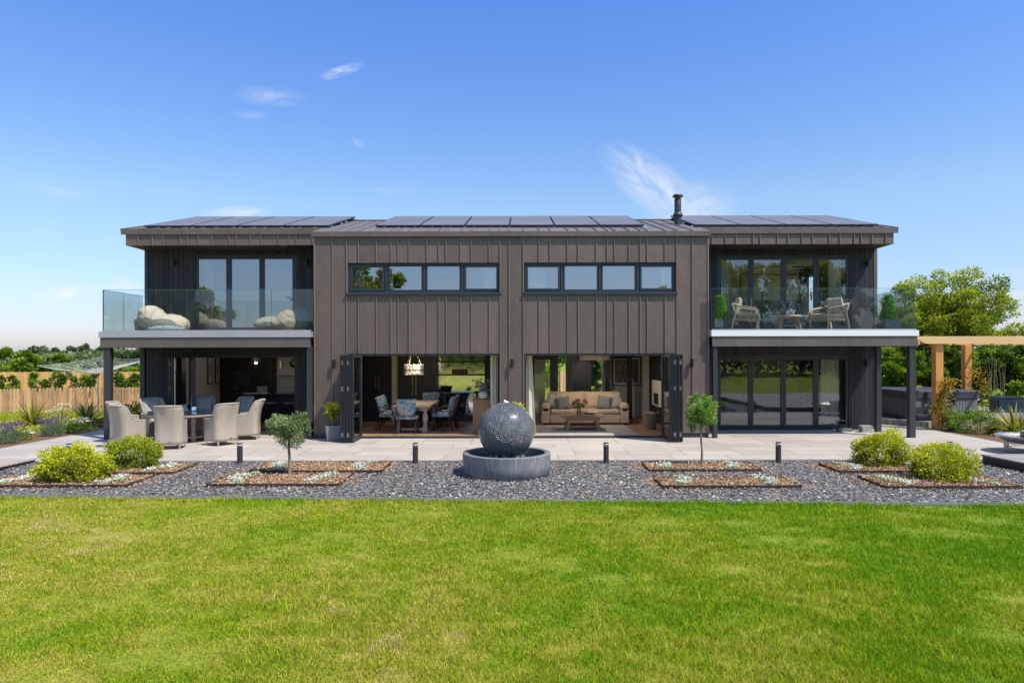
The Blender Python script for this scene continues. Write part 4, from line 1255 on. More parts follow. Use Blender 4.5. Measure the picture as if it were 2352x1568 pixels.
def croton(x, y, label, rz=0, seed=0, pot=planter_grey, zc=.78):
    r = empty('potted_plant', (x, y, 0), rz, label, 'potted plant')
    pot_square(r, .29, .38, .40, pot, 'pot')
    mb = MB()
    for ph in (0, 2.1, 4.2):
        mb.tube([(.018 * math.cos(ph + k * .9), .018 * math.sin(ph + k * .9), .33 + k * .035) for k in range(10)], .013, 8)
    mb.build('twisted_stem', olive_bark, r)
    g = np.random.default_rng(seed); n = 420
    d = unit(g.normal(size=(n, 3)) + [0, 0, .25])
    P = np.array([0, 0, zc - .06]) + d * g.uniform(.03, .17, (n, 1))
    leaves('foliage', P, d + g.normal(size=(n, 3)) * .25, .13 * g.uniform(.7, 1.2, n), .035, np.clip(.5 + .3 * d[:, 2] + g.normal(size=n) * .2, 0, 1), L_croton, r, .15)
    return r
croton(-4.80, -.50, 'yellow-green ball plant with twisted stem in a square grey pot beside the left folded doors', R(20), 3, zc=.84)
croton(-.10, -.50, 'yellow-green potted plant half hidden behind the fountain ball', R(10), 4, zc=.80)
croton(-5.72, .9, 'green potted plant in the corner behind the left balcony post', R(45), 5, dark_wicker, zc=.62)

def cone_topiary(x, y, z, label, rz, seed):
    r = empty('topiary_planter', (x, y, z), rz, label, 'potted plant', 'box cones on the right balcony')
    pot_square(r, .40, .44, .29, slate_box, 'pot')
    g = np.random.default_rng(seed); n = 5200
    h = g.uniform(0, 1, n) ** 1.15; a = g.uniform(0, 6.28, n)
    rad = (.205 - .125 * h) * g.uniform(.82, 1.05, n) * (1 - np.clip((h - .93) / .07, 0, 1) ** 2 * .8)
    P = np.stack([rad * np.cos(a), rad * np.sin(a), .27 + h * .68], 1)
    D = np.stack([np.cos(a), np.sin(a), np.full(n, .5)], 1) + g.normal(size=(n, 3)) * .5
    leaves('foliage', P, D, .03, .02, np.clip(g.normal(.5, .22, n), 0, 1), L_box, r)
    MB().lathe([(.17, .26), (.15, .5), (.075, .86), (0, .92)], 16).build('core', M('box_core', (.012, .03, .008), .95, 0, .2) if 'box_core' not in bpy.data.materials else bpy.data.materials['box_core'], r)
    return r
cone_topiary(X(1651, 18.6) + .0, .45, 2.832, 'box cone in a slate planter beside the left rattan armchair on the balcony', 0.0, 6)
cone_topiary(X(2041, 18.3), .30, 2.832, 'box cone in a slate planter at the far right corner of the balcony', 0.0, 7)

def straps(name, x, y, z, n, length, mat, label, seed, w=.035, cat='plant', trunk=.0, group=None, droop=1.0, parts=True):
    r = empty(name, (x, y, z), 0, label, cat, group)
    g = np.random.default_rng(seed); mb = MB(); 
    for i in range(n):
        a = g.uniform(0, 6.28); el = g.uniform(.25, 1.5); Ln = length * g.uniform(.65, 1.1)
        K = 6; side = np.array([-math.sin(a), math.cos(a), 0]); p = np.array([.03 * math.cos(a), .03 * math.sin(a), trunk]); P = []
        e = el
        for k in range(K + 1):
            u = k / K; ww = w * (1 - u) ** .7 * (.6 + .8 * min(u * 3, 1)) * .6
            P.append([tuple(p - side * ww), tuple(p + np.array([0, 0, -ww * .5])), tuple(p + side * ww)])
            p = p + np.array([math.cos(a) * math.cos(e), math.sin(a) * math.cos(e), math.sin(e)]) * Ln / K
            e -= droop * (1.55 - el) * .16 + .02
        mb.grid(P, float(g.uniform(0, 1)))
    mb.build('leaves', mat, r)
    if trunk: MB().tube([(0, 0, -.02), (0, 0, trunk + .03)], [.05, .04], 8).build('trunk', bark, r)
    return r
straps('cordyline', -15.3, 3.4, -.03, 95, .95, L_yucca, 'yellow-green spiky cordyline at the left edge of the garden', 1, .05)
straps('cordyline', -13.25, 2.9, -.03, 90, .85, L_yuccag, 'green spiky cordyline with pale dry leaves beside the clothes airer', 2, .045, trunk=.12)
straps('cordyline', X(2316, 18.6), .35, 0, 130, .95, L_yucca, 'yellow and green spiky cordyline behind the fire bowl', 3, .05)
straps('dry_grass', X(2228, 18.9), .5, 0, 40, .62, leafmat('dry_stems', [(0, (.30, .22, .10)), (1, (.62, .50, .28))], .1), 'clump of tall dry stems in front of the hot tub shrub', 4, .008, droop=.15)
shrub('hebe_shrub', X(2226, 19.3), 1.2, (.60, .5, .52), L_laurel, 5200, .05, 'low rounded dark green shrub in front of the hot tub', 'shrub', None, 21)
shrub('low_plant', X(2345, 18.2), -.3, (.5, .4, .25), L_laurel, 1500, .05, 'low green ground plant beside the fire bowl', 'plant', None, 22)
def lavender(x, y, label, seed, col=P_lav, h=.5):
    r = empty('lavender', (x, y, -.02), 0, label, 'plant')
    g = np.random.default_rng(seed)
    P, d, q = ball_points(1600, (0, 0, .12), (.30, .28, .24), .3, .1, seed=seed)
    P = P[P[:, 2] > 0]; n = len(P)
    leaves('foliage', P, g.normal(size=(n, 3)) * .4 + [0, 0, 1], .07, .012, g.uniform(0, 1, n), L_lav, r)
    n = 500; k = 95
    a = g.uniform(0, 6.28, k); rr = g.uniform(.05, .38, k); hh = g.uniform(.32, h, k)
    i = g.integers(0, k, n); t = g.uniform(-.05, .05, n)
    P = np.stack([rr[i] * np.cos(a[i]), rr[i] * np.sin(a[i]), hh[i] + t], 1)
    leaves('flower_spikes', P, g.normal(size=(n, 3)) * .5 + [0, 0, 1], .04, .02, g.uniform(0, 1, n), col, r)
    return r
lavender(-12.95, -.75, 'purple lavender clump at the left frame edge beside the patio', 1)
lavender(-12.9, .8, 'larger purple lavender clump further back along the patio edge', 2, h=.55)
def flowers(x, y, label, seed, pm=P_yellow, h=.75, n=7, s=.07, hb=.2):
    r = empty('flowering_plant', (x, y, -.02), 0, label, 'plant')
    g = np.random.default_rng(seed); mb = MB(); Ps = []
    for i in range(n):
        a = g.uniform(0, 6.28); q = g.uniform(.05, .35); hh = h * g.uniform(.7, 1.1)
        e = (q * math.cos(a), q * math.sin(a), hh); mb.tube([(0, 0, 0), (e[0] * .5, e[1] * .5, hh * .6), e], .005, 5)
        Ps.append(np.array(e) + g.normal(size=(60, 3)) * [s, s, .012])
    mb.build('stems', olive_bark, r)
    P = np.concatenate(Ps); m = len(P)
    leaves('flower_heads', P, g.normal(size=(m, 3)) * .3 + [0, 0, 1], .03, .03, g.uniform(0, 1, m), pm, r)
    P = g.normal(size=(500, 3)) * [.16, .16, .0] + [0, 0, 0]; P[:, 2] = g.uniform(0, hb, 500)
    leaves('foliage', P, g.normal(size=(500, 3)) + [0, 0, .8], .07, .025, g.uniform(0, 1, 500), L_laurel, r)
    return r
flowers(-13.4, 1.9, 'tall cream flat-topped flowers left of the green cordyline', 1)
flowers(-13.1, -.1, 'low green plant between the two lavenders', 2, P_white, .18, 3, .02, .22)
flowers(-12.85, 1.6, 'leafy plant with small yellow and white flowers by the larger lavender', 3, P_yellow, .35, 8, .025, .3)
flowers(-13.05, 2.3, 'white flowering plant at the foot of the green cordyline', 4, P_white, .3, 6, .05, .2)
shrub('shrub', -12.75, 4.8, (.5, .6, .5), L_laurel, 2200, .06, 'small dark green shrub behind the left balcony post', 'shrub', None, 23)

def climber(x, y, h, label, seed, n=1500, spread=.22):
    r = empty('climbing_plant', (x, y, 0), 0, label, 'climbing plant')
    g = np.random.default_rng(seed)
    z = g.uniform(.02, h, n); a = np.sin(z * 5 + seed) * .12
    P = np.stack([a + g.normal(size=n) * spread * (.35 + .65 * np.abs(np.sin(z * 3.1))), g.normal(size=n) * .12 - .1, z], 1)
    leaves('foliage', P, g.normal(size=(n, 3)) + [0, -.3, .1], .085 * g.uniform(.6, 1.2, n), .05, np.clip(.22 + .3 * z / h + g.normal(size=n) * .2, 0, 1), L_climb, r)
    MB().tube([(0, -.1, 0), (.1, -.12, h * .3), (-.05, -.12, h * .6), (.06, -.1, h * .95)], [.01, .008, .006, .003], 6).build('stem', bark, r)
    return r

# ================================================================ pergola, hot tub, decks
pg = empty('pergola', (12.1, 1.8, 0), 0, 'timber pergola with pale roof beams over the hot tub deck', 'pergola')
for px, py in ((.02, .02), (2.42, 2.4), (6.9, .02)):
    MB().box(px - .11, px + .11, py - .11, py + .11, -.05, 2.47).build('post', pergola_wood, pg, bevel=.008)
mb = MB()
prof = [(-.78, 2.69), (-.78, 2.60), (-.62, 2.585), (-.50, 2.50), (-.38, 2.475), (8.5, 2.475), (8.5, 2.69)]
n_ = len(prof); vs = [(x, -.19, z) for x, z in prof] + [(x, -.145, z) for x, z in prof]
mb.add(vs, [tuple(range(n_)), tuple(range(n_, 2 * n_))[::-1]] + [(i, n_ + i, n_ + (i + 1) % n_, (i + 1) % n_) for i in range(n_)])
mb.build('front_beam', pergola_pale, pg, bevel=.004)
MB().box(1.9, 8.5, 2.53, 2.58, 2.475, 2.69).build('rear_beam', pergola_pale, pg)
for i in range(13):
    x = .25 + i * .62
    MB().box(x, x + .05, -.142, 2.9, 2.52, 2.64) if False else MB().box(x, x + .05, -.142, 2.525, 2.52, 2.64).build('rafter', pergola_pale, pg)
MB().bar((-.55, -.05, 2.53), (.0, 3.4, 2.53), .05, .15).build('side_beam', pergola_pale, pg)
climber(12.2, 1.72, 1.5, 'golden and orange climber growing up the front pergola post', 1, 900, .15)
climber(14.78, 4.1, 1.75, 'yellow-leaved climber on the rear pergola post', 2, 500, .15)

dk = MB().prism([(10.62, 4.1), (12.15, 2.3), (17.5, 2.2), (17.5, 8.2), (10.62, 8.2)], -.05, .165).build('hot_tub_deck', deck_mat)
tag(dk, kind='structure')
ht = empty('hot_tub', (13.0, 4.05, .166), 0, 'dark grey square hot tub with a folded vinyl cover on the deck', 'hot tub')
def rrect(w, h, rd, n=6):
    P = []
    for cx, cy, a0 in ((w - rd, h - rd, 0), (-w + rd, h - rd, 90), (-w + rd, -h + rd, 180), (w - rd, -h + rd, 270)):
        for k in range(n + 1): P.append((cx + rd * math.cos(R(a0 + 90 * k / n)), cy + rd * math.sin(R(a0 + 90 * k / n))))
    return P
tubm = M('tub_panels', (.10, .10, .098), .55, 0, .1); coverm = M('tub_cover', (.075, .075, .085), .5, 0, .1, 4, .4, 20)
MB().prism(rrect(1.14, 1.1, .22), .06, .66).build('cabinet', tubm, ht)
mb = MB()
for i in range(22):
    x = -.92 + i * .088; mb.box(x, x + .078, -1.112, -1.10, .1, .62, float(gg.uniform(0, 1)))
for i in range(20):
    y = -.86 + i * .088; mb.box(-1.152, -1.14, y, y + .078, .1, .62)
mb.build('side_slats', M('tub_slats', (.16, .165, .155), .6, 0, .1, rndvar=.08), ht)
MB().prism(rrect(1.17, 1.13, .24), .0, .075).build('base', post_mat, ht)
MB().prism(rrect(1.19, 1.15, .25), .65, .80).build('cover_skirt', M('tub_skirt', (.05, .05, .058), .5, 0, .1, 4, .5, 15), ht, bevel=.01)
MB().prism(rrect(1.2, 1.16, .25), .802, .89).build('cover', coverm, ht, bevel=.02)
MB().box(.22, .30, -1.19, -1.16, .45, .86).box(-.6, -.52, -1.19, -1.16, .5, .86).build('strap', black_mat, ht)
st = empty('tub_steps', (12.1, 2.62, .166), 0, 'two dark plastic steps in front of the hot tub', 'steps')
MB().box(-.1, .85, 0, .3, .0, .18).build('lower_step', post_mat, st, bevel=.015); MB().box(.0, .8, .3, .42, .0, .40).build('upper_step', post_mat, st, bevel=.015)
hb = empty('heat_pump_box', (X(2312, 23.5), 5.5, .166), 0, 'dark blue equipment box standing right of the hot tub', 'equipment box')
MB().box(-.42, .42, -.3, .3, .0, .50).build('body', M('blue_box_paint', (.02, .055, .095), .3, .0, .1, coat=.3), hb, bevel=.01)
MB().box(-.45, .45, -.33, .33, .502, .53).build('lid', post_mat, hb, bevel=.006)
MB().box(-.44, -.43, -.2, .2, .1, .42).build('vent', black_mat, hb)
o = MB().tube([(14.25, 4.4, .62), (14.9, 4.6, .63), (15.6, 5.2, .63)], .03, 10).tube([(14.6, 4.5, .6), (14.6, 4.5, .30), (14.6, 4.5, .17)], .035, 10).build('water_pipe', white_band)
tag(o, 'white water pipe running from the hot tub to the blue box', 'pipe')

def deck(name, poly, z, mat, label):
    r = empty(name, (0, 0, 0), 0, label, 'deck')
    MB().prism(poly, z - .025, z).build('boards', mat, r)
    cx = sum(p[0] for p in poly) / len(poly); cy = sum(p[1] for p in poly) / len(poly)
    inner = [(x + (.03 if x < cx else -.03), y + (.03 if y < cy else -.03)) for x, y in poly]
    MB().prism(inner, -.05, z - .027).build('fascia_board', post_mat, r)
    return r
deck('raised_deck', [(9.35, -4.12), (9.5, -6.2), (9.5, -13.0), (16, -13.0), (16, -4.12)], .17, deck_mat, 'raised grey deck corner at the right edge beside the slate')
deck('low_deck', [(-16, -3.85), (-16, -9.0), (-10.0, -9.0), (-10.0, -3.85)], .085, deck_warm, 'low warm grey deck corner at the left edge beside the slate')

fb = empty('fire_bowl', (11.40, -2.85, 0), R(12), 'shallow steel fire bowl on four legs at the right of the patio', 'fire bowl')
bowl_m = M('brushed_steel', (.50, .47, .42), .35, .9, .12, 5, .1, 90)
MB().lathe([(.0, .20), (.3, .215), (.52, .26), (.67, .335), (.71, .385), (.725, .385), (.725, .37), (.68, .32)], 64).lathe([(0, .19), (.3, .2), (.53, .245), (.69, .325), (.727, .37)], 64).build('bowl', bowl_m, fb)
for a in (35, 125, 215, 305):
    p = (.5 * math.cos(R(a)), .5 * math.sin(R(a)))
    MB().obox((p[0], p[1], .12), (.10, .05, .25), (0, 0, R(a))).build('leg', bowl_m, fb, bevel=.004)
mb = MB().lathe([(.43, .10), (.45, .10), (.45, .115), (.43, .115), (.43, .10)], 32); mb.build('ring', bowl_m, fb)
lg = MB()
for i in range(6):
    a = gg.uniform(0, 3.14); lg.tube([(-.22 * math.cos(a), -.22 * math.sin(a), .30 + .03 * i), (.22 * math.cos(a + .3), .22 * math.sin(a + .3), .32 + .03 * i)], gg.uniform(.035, .05), 9)
lo_ = lg.build('firewood', woodmat('split_logs', (.30, .20, .13), (.55, .42, .32), (5, 5, 5), .9)); lo_.location = (11.35, -2.85, .0)
tag(lo_, 'split logs piled in the steel fire bowl', 'firewood')

# ================================================================ left garden: fences, airer, hedging plants
def fence_run(name, a, b, z0, za, zb, bw, gap, mat, label, cat, posts=1.8, pointed=False, rails=(.3, .8), group=None):
    a = Vector(a); b = Vector(b); L = (b - a).length; ang = math.atan2((b - a).y, (b - a).x)
    r = empty(name, (a.x, a.y, z0), ang, label, cat, group)
    mb = MB(); n = int(L / (bw + gap)); g = np.random.default_rng(int(L * 10))
    for i in range(n):
        x = i * (bw + gap); h = za + (zb - za) * i / n + g.normal() * .004
        if pointed:
            T0 = mb.T; mb.T = Matrix.Translation((x, -.02, 0)) @ Matrix.Rotation(g.normal() * .012, 4, 'Y')
            mb.add([(0, 0, 0), (bw, 0, 0), (bw, .018, 0), (0, .018, 0), (0, 0, h - .05), (bw, 0, h - .05), (bw, .018, h - .05), (0, .018, h - .05), (bw / 2, 0, h), (bw / 2, .018, h)],
                   [(0, 1, 5, 8, 4), (1, 2, 6, 5), (3, 7, 9, 6, 2), (0, 4, 7, 3), (4, 8, 9, 7), (8, 5, 6, 9)], float(g.uniform(0, 1)))
            mb.T = T0
        else:
            mb.box(x, x + bw, -.02 + .008 * (i % 2), .0, 0, h, float(g.uniform(0, 1)))
    mb.build('boards', mat, r)
    mb = MB()
    for q in rails: mb.box(0, L, .002, .045, q - .03, q + .03)
    mb.build('rails', mat, r)
    for i in range(int(L / posts) + 1):
        MB().box(i * posts, i * posts + .09, .047, .13, 0, (za + zb) / 2 - .03).build('post', mat, r)
    return r
fence_run('board_fence', (-27, 11.0, 0), (-8.5, 11.2, 0), -.05, 1.52, 1.50, .125, -.012, fence_wood, 'tall closeboard timber fence behind the picket fence', 'fence', posts=2.4, rails=(.3, 1.1))
fence_run('picket_fence', (-22.5, 7.4, 0), (-15.75, 8.4, 0), -.04, .90, 1.04, .095, .028, picket_wood, 'left run of the weathered picket fence', 'fence', pointed=True, rails=(.25, .75))
fence_run('picket_fence', (-15.7, 8.1, 0), (-8.0, 8.1, 0), -.04, 1.01, 1.01, .095, .028, picket_wood, 'right run of the weathered picket fence, behind the balcony post', 'fence', pointed=True, rails=(.25, .93))

def sapling(vx, top, w, i):
    d = 28.0; x = X(vx, d); jr = np.random.default_rng(300 + i); h = Z(top, d) * jr.uniform(.88, 1.1)
    r = empty('laurel_sapling', (x, 9.9, 0), 0, None, None)
    g = np.random.default_rng(100 + i); n = int(330 * w)
    cl = [((g.normal() * .09 * w, g.normal() * .05, h * q), (.10 * w * g.uniform(.5, 1.3), .09, .12 * g.uniform(.5, 1.2))) for q in np.linspace(.45 + .1 * jr.uniform(-1, 1), .93, int(jr.integers(5, 10)))]
    crown('foliage', cl, int(n / 3.4), .11, .05, L_laurel, r, .3, 200 + i, .2)
    MB().tube([(0, 0, -.05), (g.normal() * .03, 0, h * .5), (0, 0, h * .9)], [.018, .014, .006], 6).build('stem', bark, r)
    return tag(r, None, 'young plant', 'young laurels between the two fences')
sl = ['first young laurel at the left frame edge, between the fences', 'slim young laurel right of the frame edge plant, between the fences', 'loose brownish young laurel, third from the left between the fences', 'wide young laurel under the left tip of the airer',
      'tall slim young laurel under the left part of the airer', 'narrow young laurel left of the tall dark pair, between the fences', 'dark young laurel, left one of the tall pair', 'dark young laurel beside the airer pole, right one of the tall pair',
      'young laurel just right of the left balcony post', 'second young laurel right of the left balcony post', 'round young laurel between the balcony post and the house', 'young laurel touching the left corner of the house']
for i, (vx, top, w) in enumerate([(2, 862, 1.1), (38, 860, 1.2), (84, 858, 1.1), (112, 860, 1.3), (137, 852, 1.0), (170, 858, .8), (201, 850, 1.2), (221, 854, 1.3), (268, 858, 1.0), (283, 857, 1.2), (309, 858, 1.2), (339, 858, .9)]):
    o = sapling(vx, top, w, i); o['label'] = sl[i]

al = empty('clothes_airer', (X(225, 24.5), 6.5, -.04), 0, 'rotary clothes airer with open arms and lines on the side lawn', 'clothes airer')
MB().cyl((0, 0), .022, 0, 2.02, n=12).build('pole', M('galvanised', (.42, .43, .43), .4, .7, .1), al)
galv = bpy.data.materials['galvanised']
MB().cyl((0, 0), .045, 1.50, 1.58, n=12).cyl((0, 0), .045, 1.88, 2.0, n=12).build('hub', post_mat, al)
tips = [(-1.78, -.55, 1.86), (.35, -1.7, 1.70), (1.65, .55, 2.10), (-.95, 1.6, 2.12)]
for p in tips:
    MB().bar((0, 0, 1.54), p, .028).build('arm', galv, al)
    MB().bar((0, 0, 1.94), tuple(np.array(p) * [.5, .5, 0] + [0, 0, 1.54 + (p[2] - 1.54) * .5]), .015).build('strut', galv, al)
mb = MB()
for q in np.linspace(.25, 1, 9):
    for i in range(4):
        a = np.array(tips[i]) * [q, q, 0] + [0, 0, 1.54 + (tips[i][2] - 1.54) * q]; b = np.array(tips[(i + 1) % 4]) * [q, q, 0] + [0, 0, 1.54 + (tips[(i + 1) % 4][2] - 1.54) * q]
        m_ = (a + b) / 2 - [0, 0, .05 * q]
        mb.tube([tuple(a), tuple(m_), tuple(b)], .0065, 4, False)
mb.build('lines', white_band, al)

# ================================================================ trees and hedges
def tree(name, x, y, base, h, cw, mat, label, seed, ncl=40, per=260, L=.2, trunk=.12, cz=None, ch=None, cat='tree', group=None, z=-.06, kind=None, cd=None, lo=.35):
    r = empty(name, (x, y, z), 0, label, cat, group)
    g = np.random.default_rng(seed)
    cz = cz or (base + h) / 2; ch = ch or (h - base) / 2; cd = cd or cw
    cl = []
    for i in range(ncl):
        d = unit(g.normal(size=(1, 3)))[0]; q = g.uniform(lo, .92)
        s = g.uniform(.75, 1.3) * (1.25 / ncl ** .33) * (1.35 if ncl > 70 else 1)
        cl.append(((d[0] * cw * q, d[1] * cd * q, cz + d[2] * ch * q), (cw * s * .42, cd * s * .42, ch * s * .36)))
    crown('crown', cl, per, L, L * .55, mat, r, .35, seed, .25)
    mb = MB().tube([(0, 0, -.1), (g.normal() * .05 * h, 0, base * .6 + .1), (0, 0, cz)], [trunk, trunk * .8, trunk * .5], 9)
    for c, rad in cl[: min(ncl, 26)]:
        c = np.array(c); s0 = np.array([0, 0, base * .7 + g.uniform(0, .5) * (cz - base * .7)])
        m_ = (s0 + c) / 2 + g.normal(size=3) * .05 * h * [1, 1, .3]
        mb.tube([tuple(s0), tuple(m_), tuple(c)], [trunk * .4, trunk * .25, trunk * .06], 6)
    mb.build('trunk', bark, r)
    return r
# right side
tree('hawthorn_tree', X(2180, 32), 14, 1.0, 6.2, 3.15, L_tree, 'tall airy yellow-green hawthorn rising behind the pergola', 31, 230, 210, .125, .14, cz=3.75, ch=2.5, lo=.15)
tree('hawthorn_tree', X(2075, 31), 13.2, .8, 5.1, 1.5, L_tree, 'smaller olive-green tree seen through the corner of the balcony glass', 32, 80, 200, .125, .10, cz=3.2, ch=1.9, lo=.15)
tree('hedge_tree', X(2350, 33), 15.5, .3, 3.7, 2.2, L_tree, 'yellowish bush at the right frame edge behind the pergola', 33, 34, 240, .15, .10, cz=1.9, ch=1.8)
for i, (vx, d, h, w, mt, lb) in enumerate([(1978, 31, 2.9, 2.0, L_hedge, 'dark hedge bush left behind the hot tub, seen under the balcony'), (2080, 30, 2.8, 2.0, L_bush, 'green hedge bush between the balcony post and the front pergola post'),
        (2165, 30.5, 2.6, 2.0, L_hedge, 'dark glossy hedge bush behind the hot tub, between the pergola posts'), (2250, 30, 2.7, 1.9, L_bush, 'bright green hedge bush right of the rear pergola post'), (2335, 28, 2.9, 1.9, L_hedge, 'dark hedge bush behind the blue equipment box'),
        (2440, 28, 3.0, 2.2, L_bush, 'hedge bush beyond the right edge of the picture')]):
    tree('hedge_bush', X(vx, d), d - D0, .05, h, w, mt, lb, 50 + i, 44, 330, .14, .07, cz=h * .48, ch=h * .52, cat='bush', group='hedge bushes on the right', cd=1.0, lo=.2)
# thin bare stems
mb = MB()
for i in range(9):
    x = X(2270 + i * 4.5, 27); mb.tube([(x, 9, -.05), (x + gg.normal() * .05, 9, 1.1), (x + gg.normal() * .1, 9, 2.0 + gg.uniform(-.3, .2))], [.012, .009, .004], 5)
tag(mb.build('bare_stems', olive_bark), 'thin bare upright stems rising right of the rear pergola post', 'stems')
# left side, near and far
for i, (vx, d, h, w, mt, lb) in enumerate([(20, 36, 2.75, 2.3, L_bush, 'big green bush at the left frame edge behind the fence'), (105, 36, 2.55, 2.0, L_bush, 'green bush right of the edge bush behind the fence'), (170, 37, 2.0, 1.6, L_laurel, 'lower bush behind the fence, left of the airer pole'),
        (330, 36, 2.1, 1.7, L_bush, 'bright bush behind the fence touching the house corner'), (250, 42, 1.9, 2.2, L_bush, 'low pale bush behind the airer')]):
    tree('bush', X(vx, d), d - D0, .05, h, w, mt, lb, 70 + i, 36, 260, .17, .08, cz=h * .48, ch=h * .52, cat='bush', group='bushes behind the left fence', cd=1.4, lo=.2)
for i, (vx, d, h, w, lb) in enumerate([(195, 110, 3.95, 1.1, 'tallest of the distant field trees, left of the airer'), (232, 112, 3.85, 1.0, 'distant tree with a flat airy top behind the airer pole'), (170, 108, 3.4, 1.5, 'low distant tree left of the tallest field tree'),
        (278, 115, 3.5, 1.3, 'slim distant tree behind the left balcony post'), (78, 112, 3.6, 2.2, 'distant dark tree top showing above the big green bush'), (125, 125, 3.5, .8, 'thin bare looking distant tree'), (305, 85, 3.1, 2.4, 'broad pale distant tree beside the house corner'), (330, 85, 3.0, 2.0, 'distant tree touching the house corner, right of the broad pale one'), (215, 100, 2.9, 3.0, 'low rounded distant bush under the tallest field tree')]):
    tree('field_tree', X(vx, d), d - D0, h * .3, h, w, L_far, lb, 90 + i, 18, 90, .42, .12, cat='tree', group='distant field trees on the left')
# far hedgerows: nobody could count their plants
def hedgerow(name, x0, x1, y, h, n, mat, L, seed, label):
    g = np.random.default_rng(seed)
    x = g.uniform(x0, x1, n); hh = h * (.75 + .25 * np.sin(x * .21 + seed) * np.sin(x * .083)) ; z = hh * g.uniform(0, 1, n) ** .6
    P = np.stack([x, y + g.normal(size=n) * 1.0, z - .1], 1)
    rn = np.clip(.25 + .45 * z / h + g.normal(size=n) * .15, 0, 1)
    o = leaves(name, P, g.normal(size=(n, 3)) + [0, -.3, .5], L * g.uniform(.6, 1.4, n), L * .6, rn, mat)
    return tag(o, label, kind='stuff')
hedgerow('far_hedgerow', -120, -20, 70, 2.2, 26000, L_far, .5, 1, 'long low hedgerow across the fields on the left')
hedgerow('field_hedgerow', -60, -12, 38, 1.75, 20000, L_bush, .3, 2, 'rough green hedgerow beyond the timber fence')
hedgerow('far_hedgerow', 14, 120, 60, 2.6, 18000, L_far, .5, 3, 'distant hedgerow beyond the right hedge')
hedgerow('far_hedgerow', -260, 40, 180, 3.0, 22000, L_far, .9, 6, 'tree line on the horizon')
# garden behind the house, seen through the living room
for i, (x, y, h, w) in enumerate([(1.8, 27, 5.5, 3.0), (5.0, 29, 6.0, 3.0), (8.5, 28, 5.0, 2.6)]):
    tree('garden_tree', x, y, .2, h, w, L_laurel, ['leafy tree seen through the left glass pane behind the sofa', 'leafy tree with a pale trunk seen through the right glass pane', 'leafy tree behind the house, right of the glazed screen'][i], 120 + i, 26, 260, .24, .16, cz=h * .5, ch=h * .5, group='trees behind the house')
fence_run('timber_screen', (2.3, 21, 0), (3.6, 22.0, 0), -.05, 1.25, 1.15, .12, -.01, picket_wood, 'brown timber screen on the back lawn seen behind the sofa', 'fence')
for x in (1.95, 4.15):
    o = MB().tube([(x, 18.0, -.05), (x, 18, .55), (x + .03, 18, .68), (x + .12, 18, .72)], .02, 8).build('garden_light', chrome)
    tag(o, 'curved steel garden light on the back lawn, ' + ('left' if x < 3 else 'right') + ' one of the two', 'garden light')
sp = empty('spiral_topiary', (3.0, 8.9, 0), 0, 'dark spiral topiary standing outside behind the sofa', 'topiary')
pot_square(sp, .3, .4, .4, planter_grey, 'pot')
g = np.random.default_rng(9); n = 5000; t_ = g.uniform(0, 1, n)
a = t_ * 6.28 * 3.5; rr = (.17 - .12 * t_)
P = np.stack([rr * np.cos(a), rr * np.sin(a), .45 + 1.5 * t_], 1) + unit(g.normal(size=(n, 3))) * (.13 - .06 * t_)[:, None]
leaves('foliage', P, g.normal(size=(n, 3)), .04, .02, g.uniform(0, .7, n), L_dark, sp)
MB().tube([(0, 0, .3), (0, 0, 1.9)], [.02, .01], 8).build('stem', bark, sp)
# trees in front of the house, behind the viewer: they show in the window reflections
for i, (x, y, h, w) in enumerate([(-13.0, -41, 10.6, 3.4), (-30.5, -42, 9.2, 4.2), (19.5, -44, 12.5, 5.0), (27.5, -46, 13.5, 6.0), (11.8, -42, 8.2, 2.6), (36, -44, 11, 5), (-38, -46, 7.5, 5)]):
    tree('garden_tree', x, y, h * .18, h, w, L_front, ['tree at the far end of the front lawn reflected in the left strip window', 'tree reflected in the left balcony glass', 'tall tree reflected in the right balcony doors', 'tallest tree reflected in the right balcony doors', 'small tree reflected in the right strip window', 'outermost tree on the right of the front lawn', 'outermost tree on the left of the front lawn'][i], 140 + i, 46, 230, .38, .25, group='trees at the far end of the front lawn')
hedgerow('front_hedgerow', -45, 45, -49, 5.2, 30000, L_hedge, .5, 9, 'hedge along the far end of the front lawn')
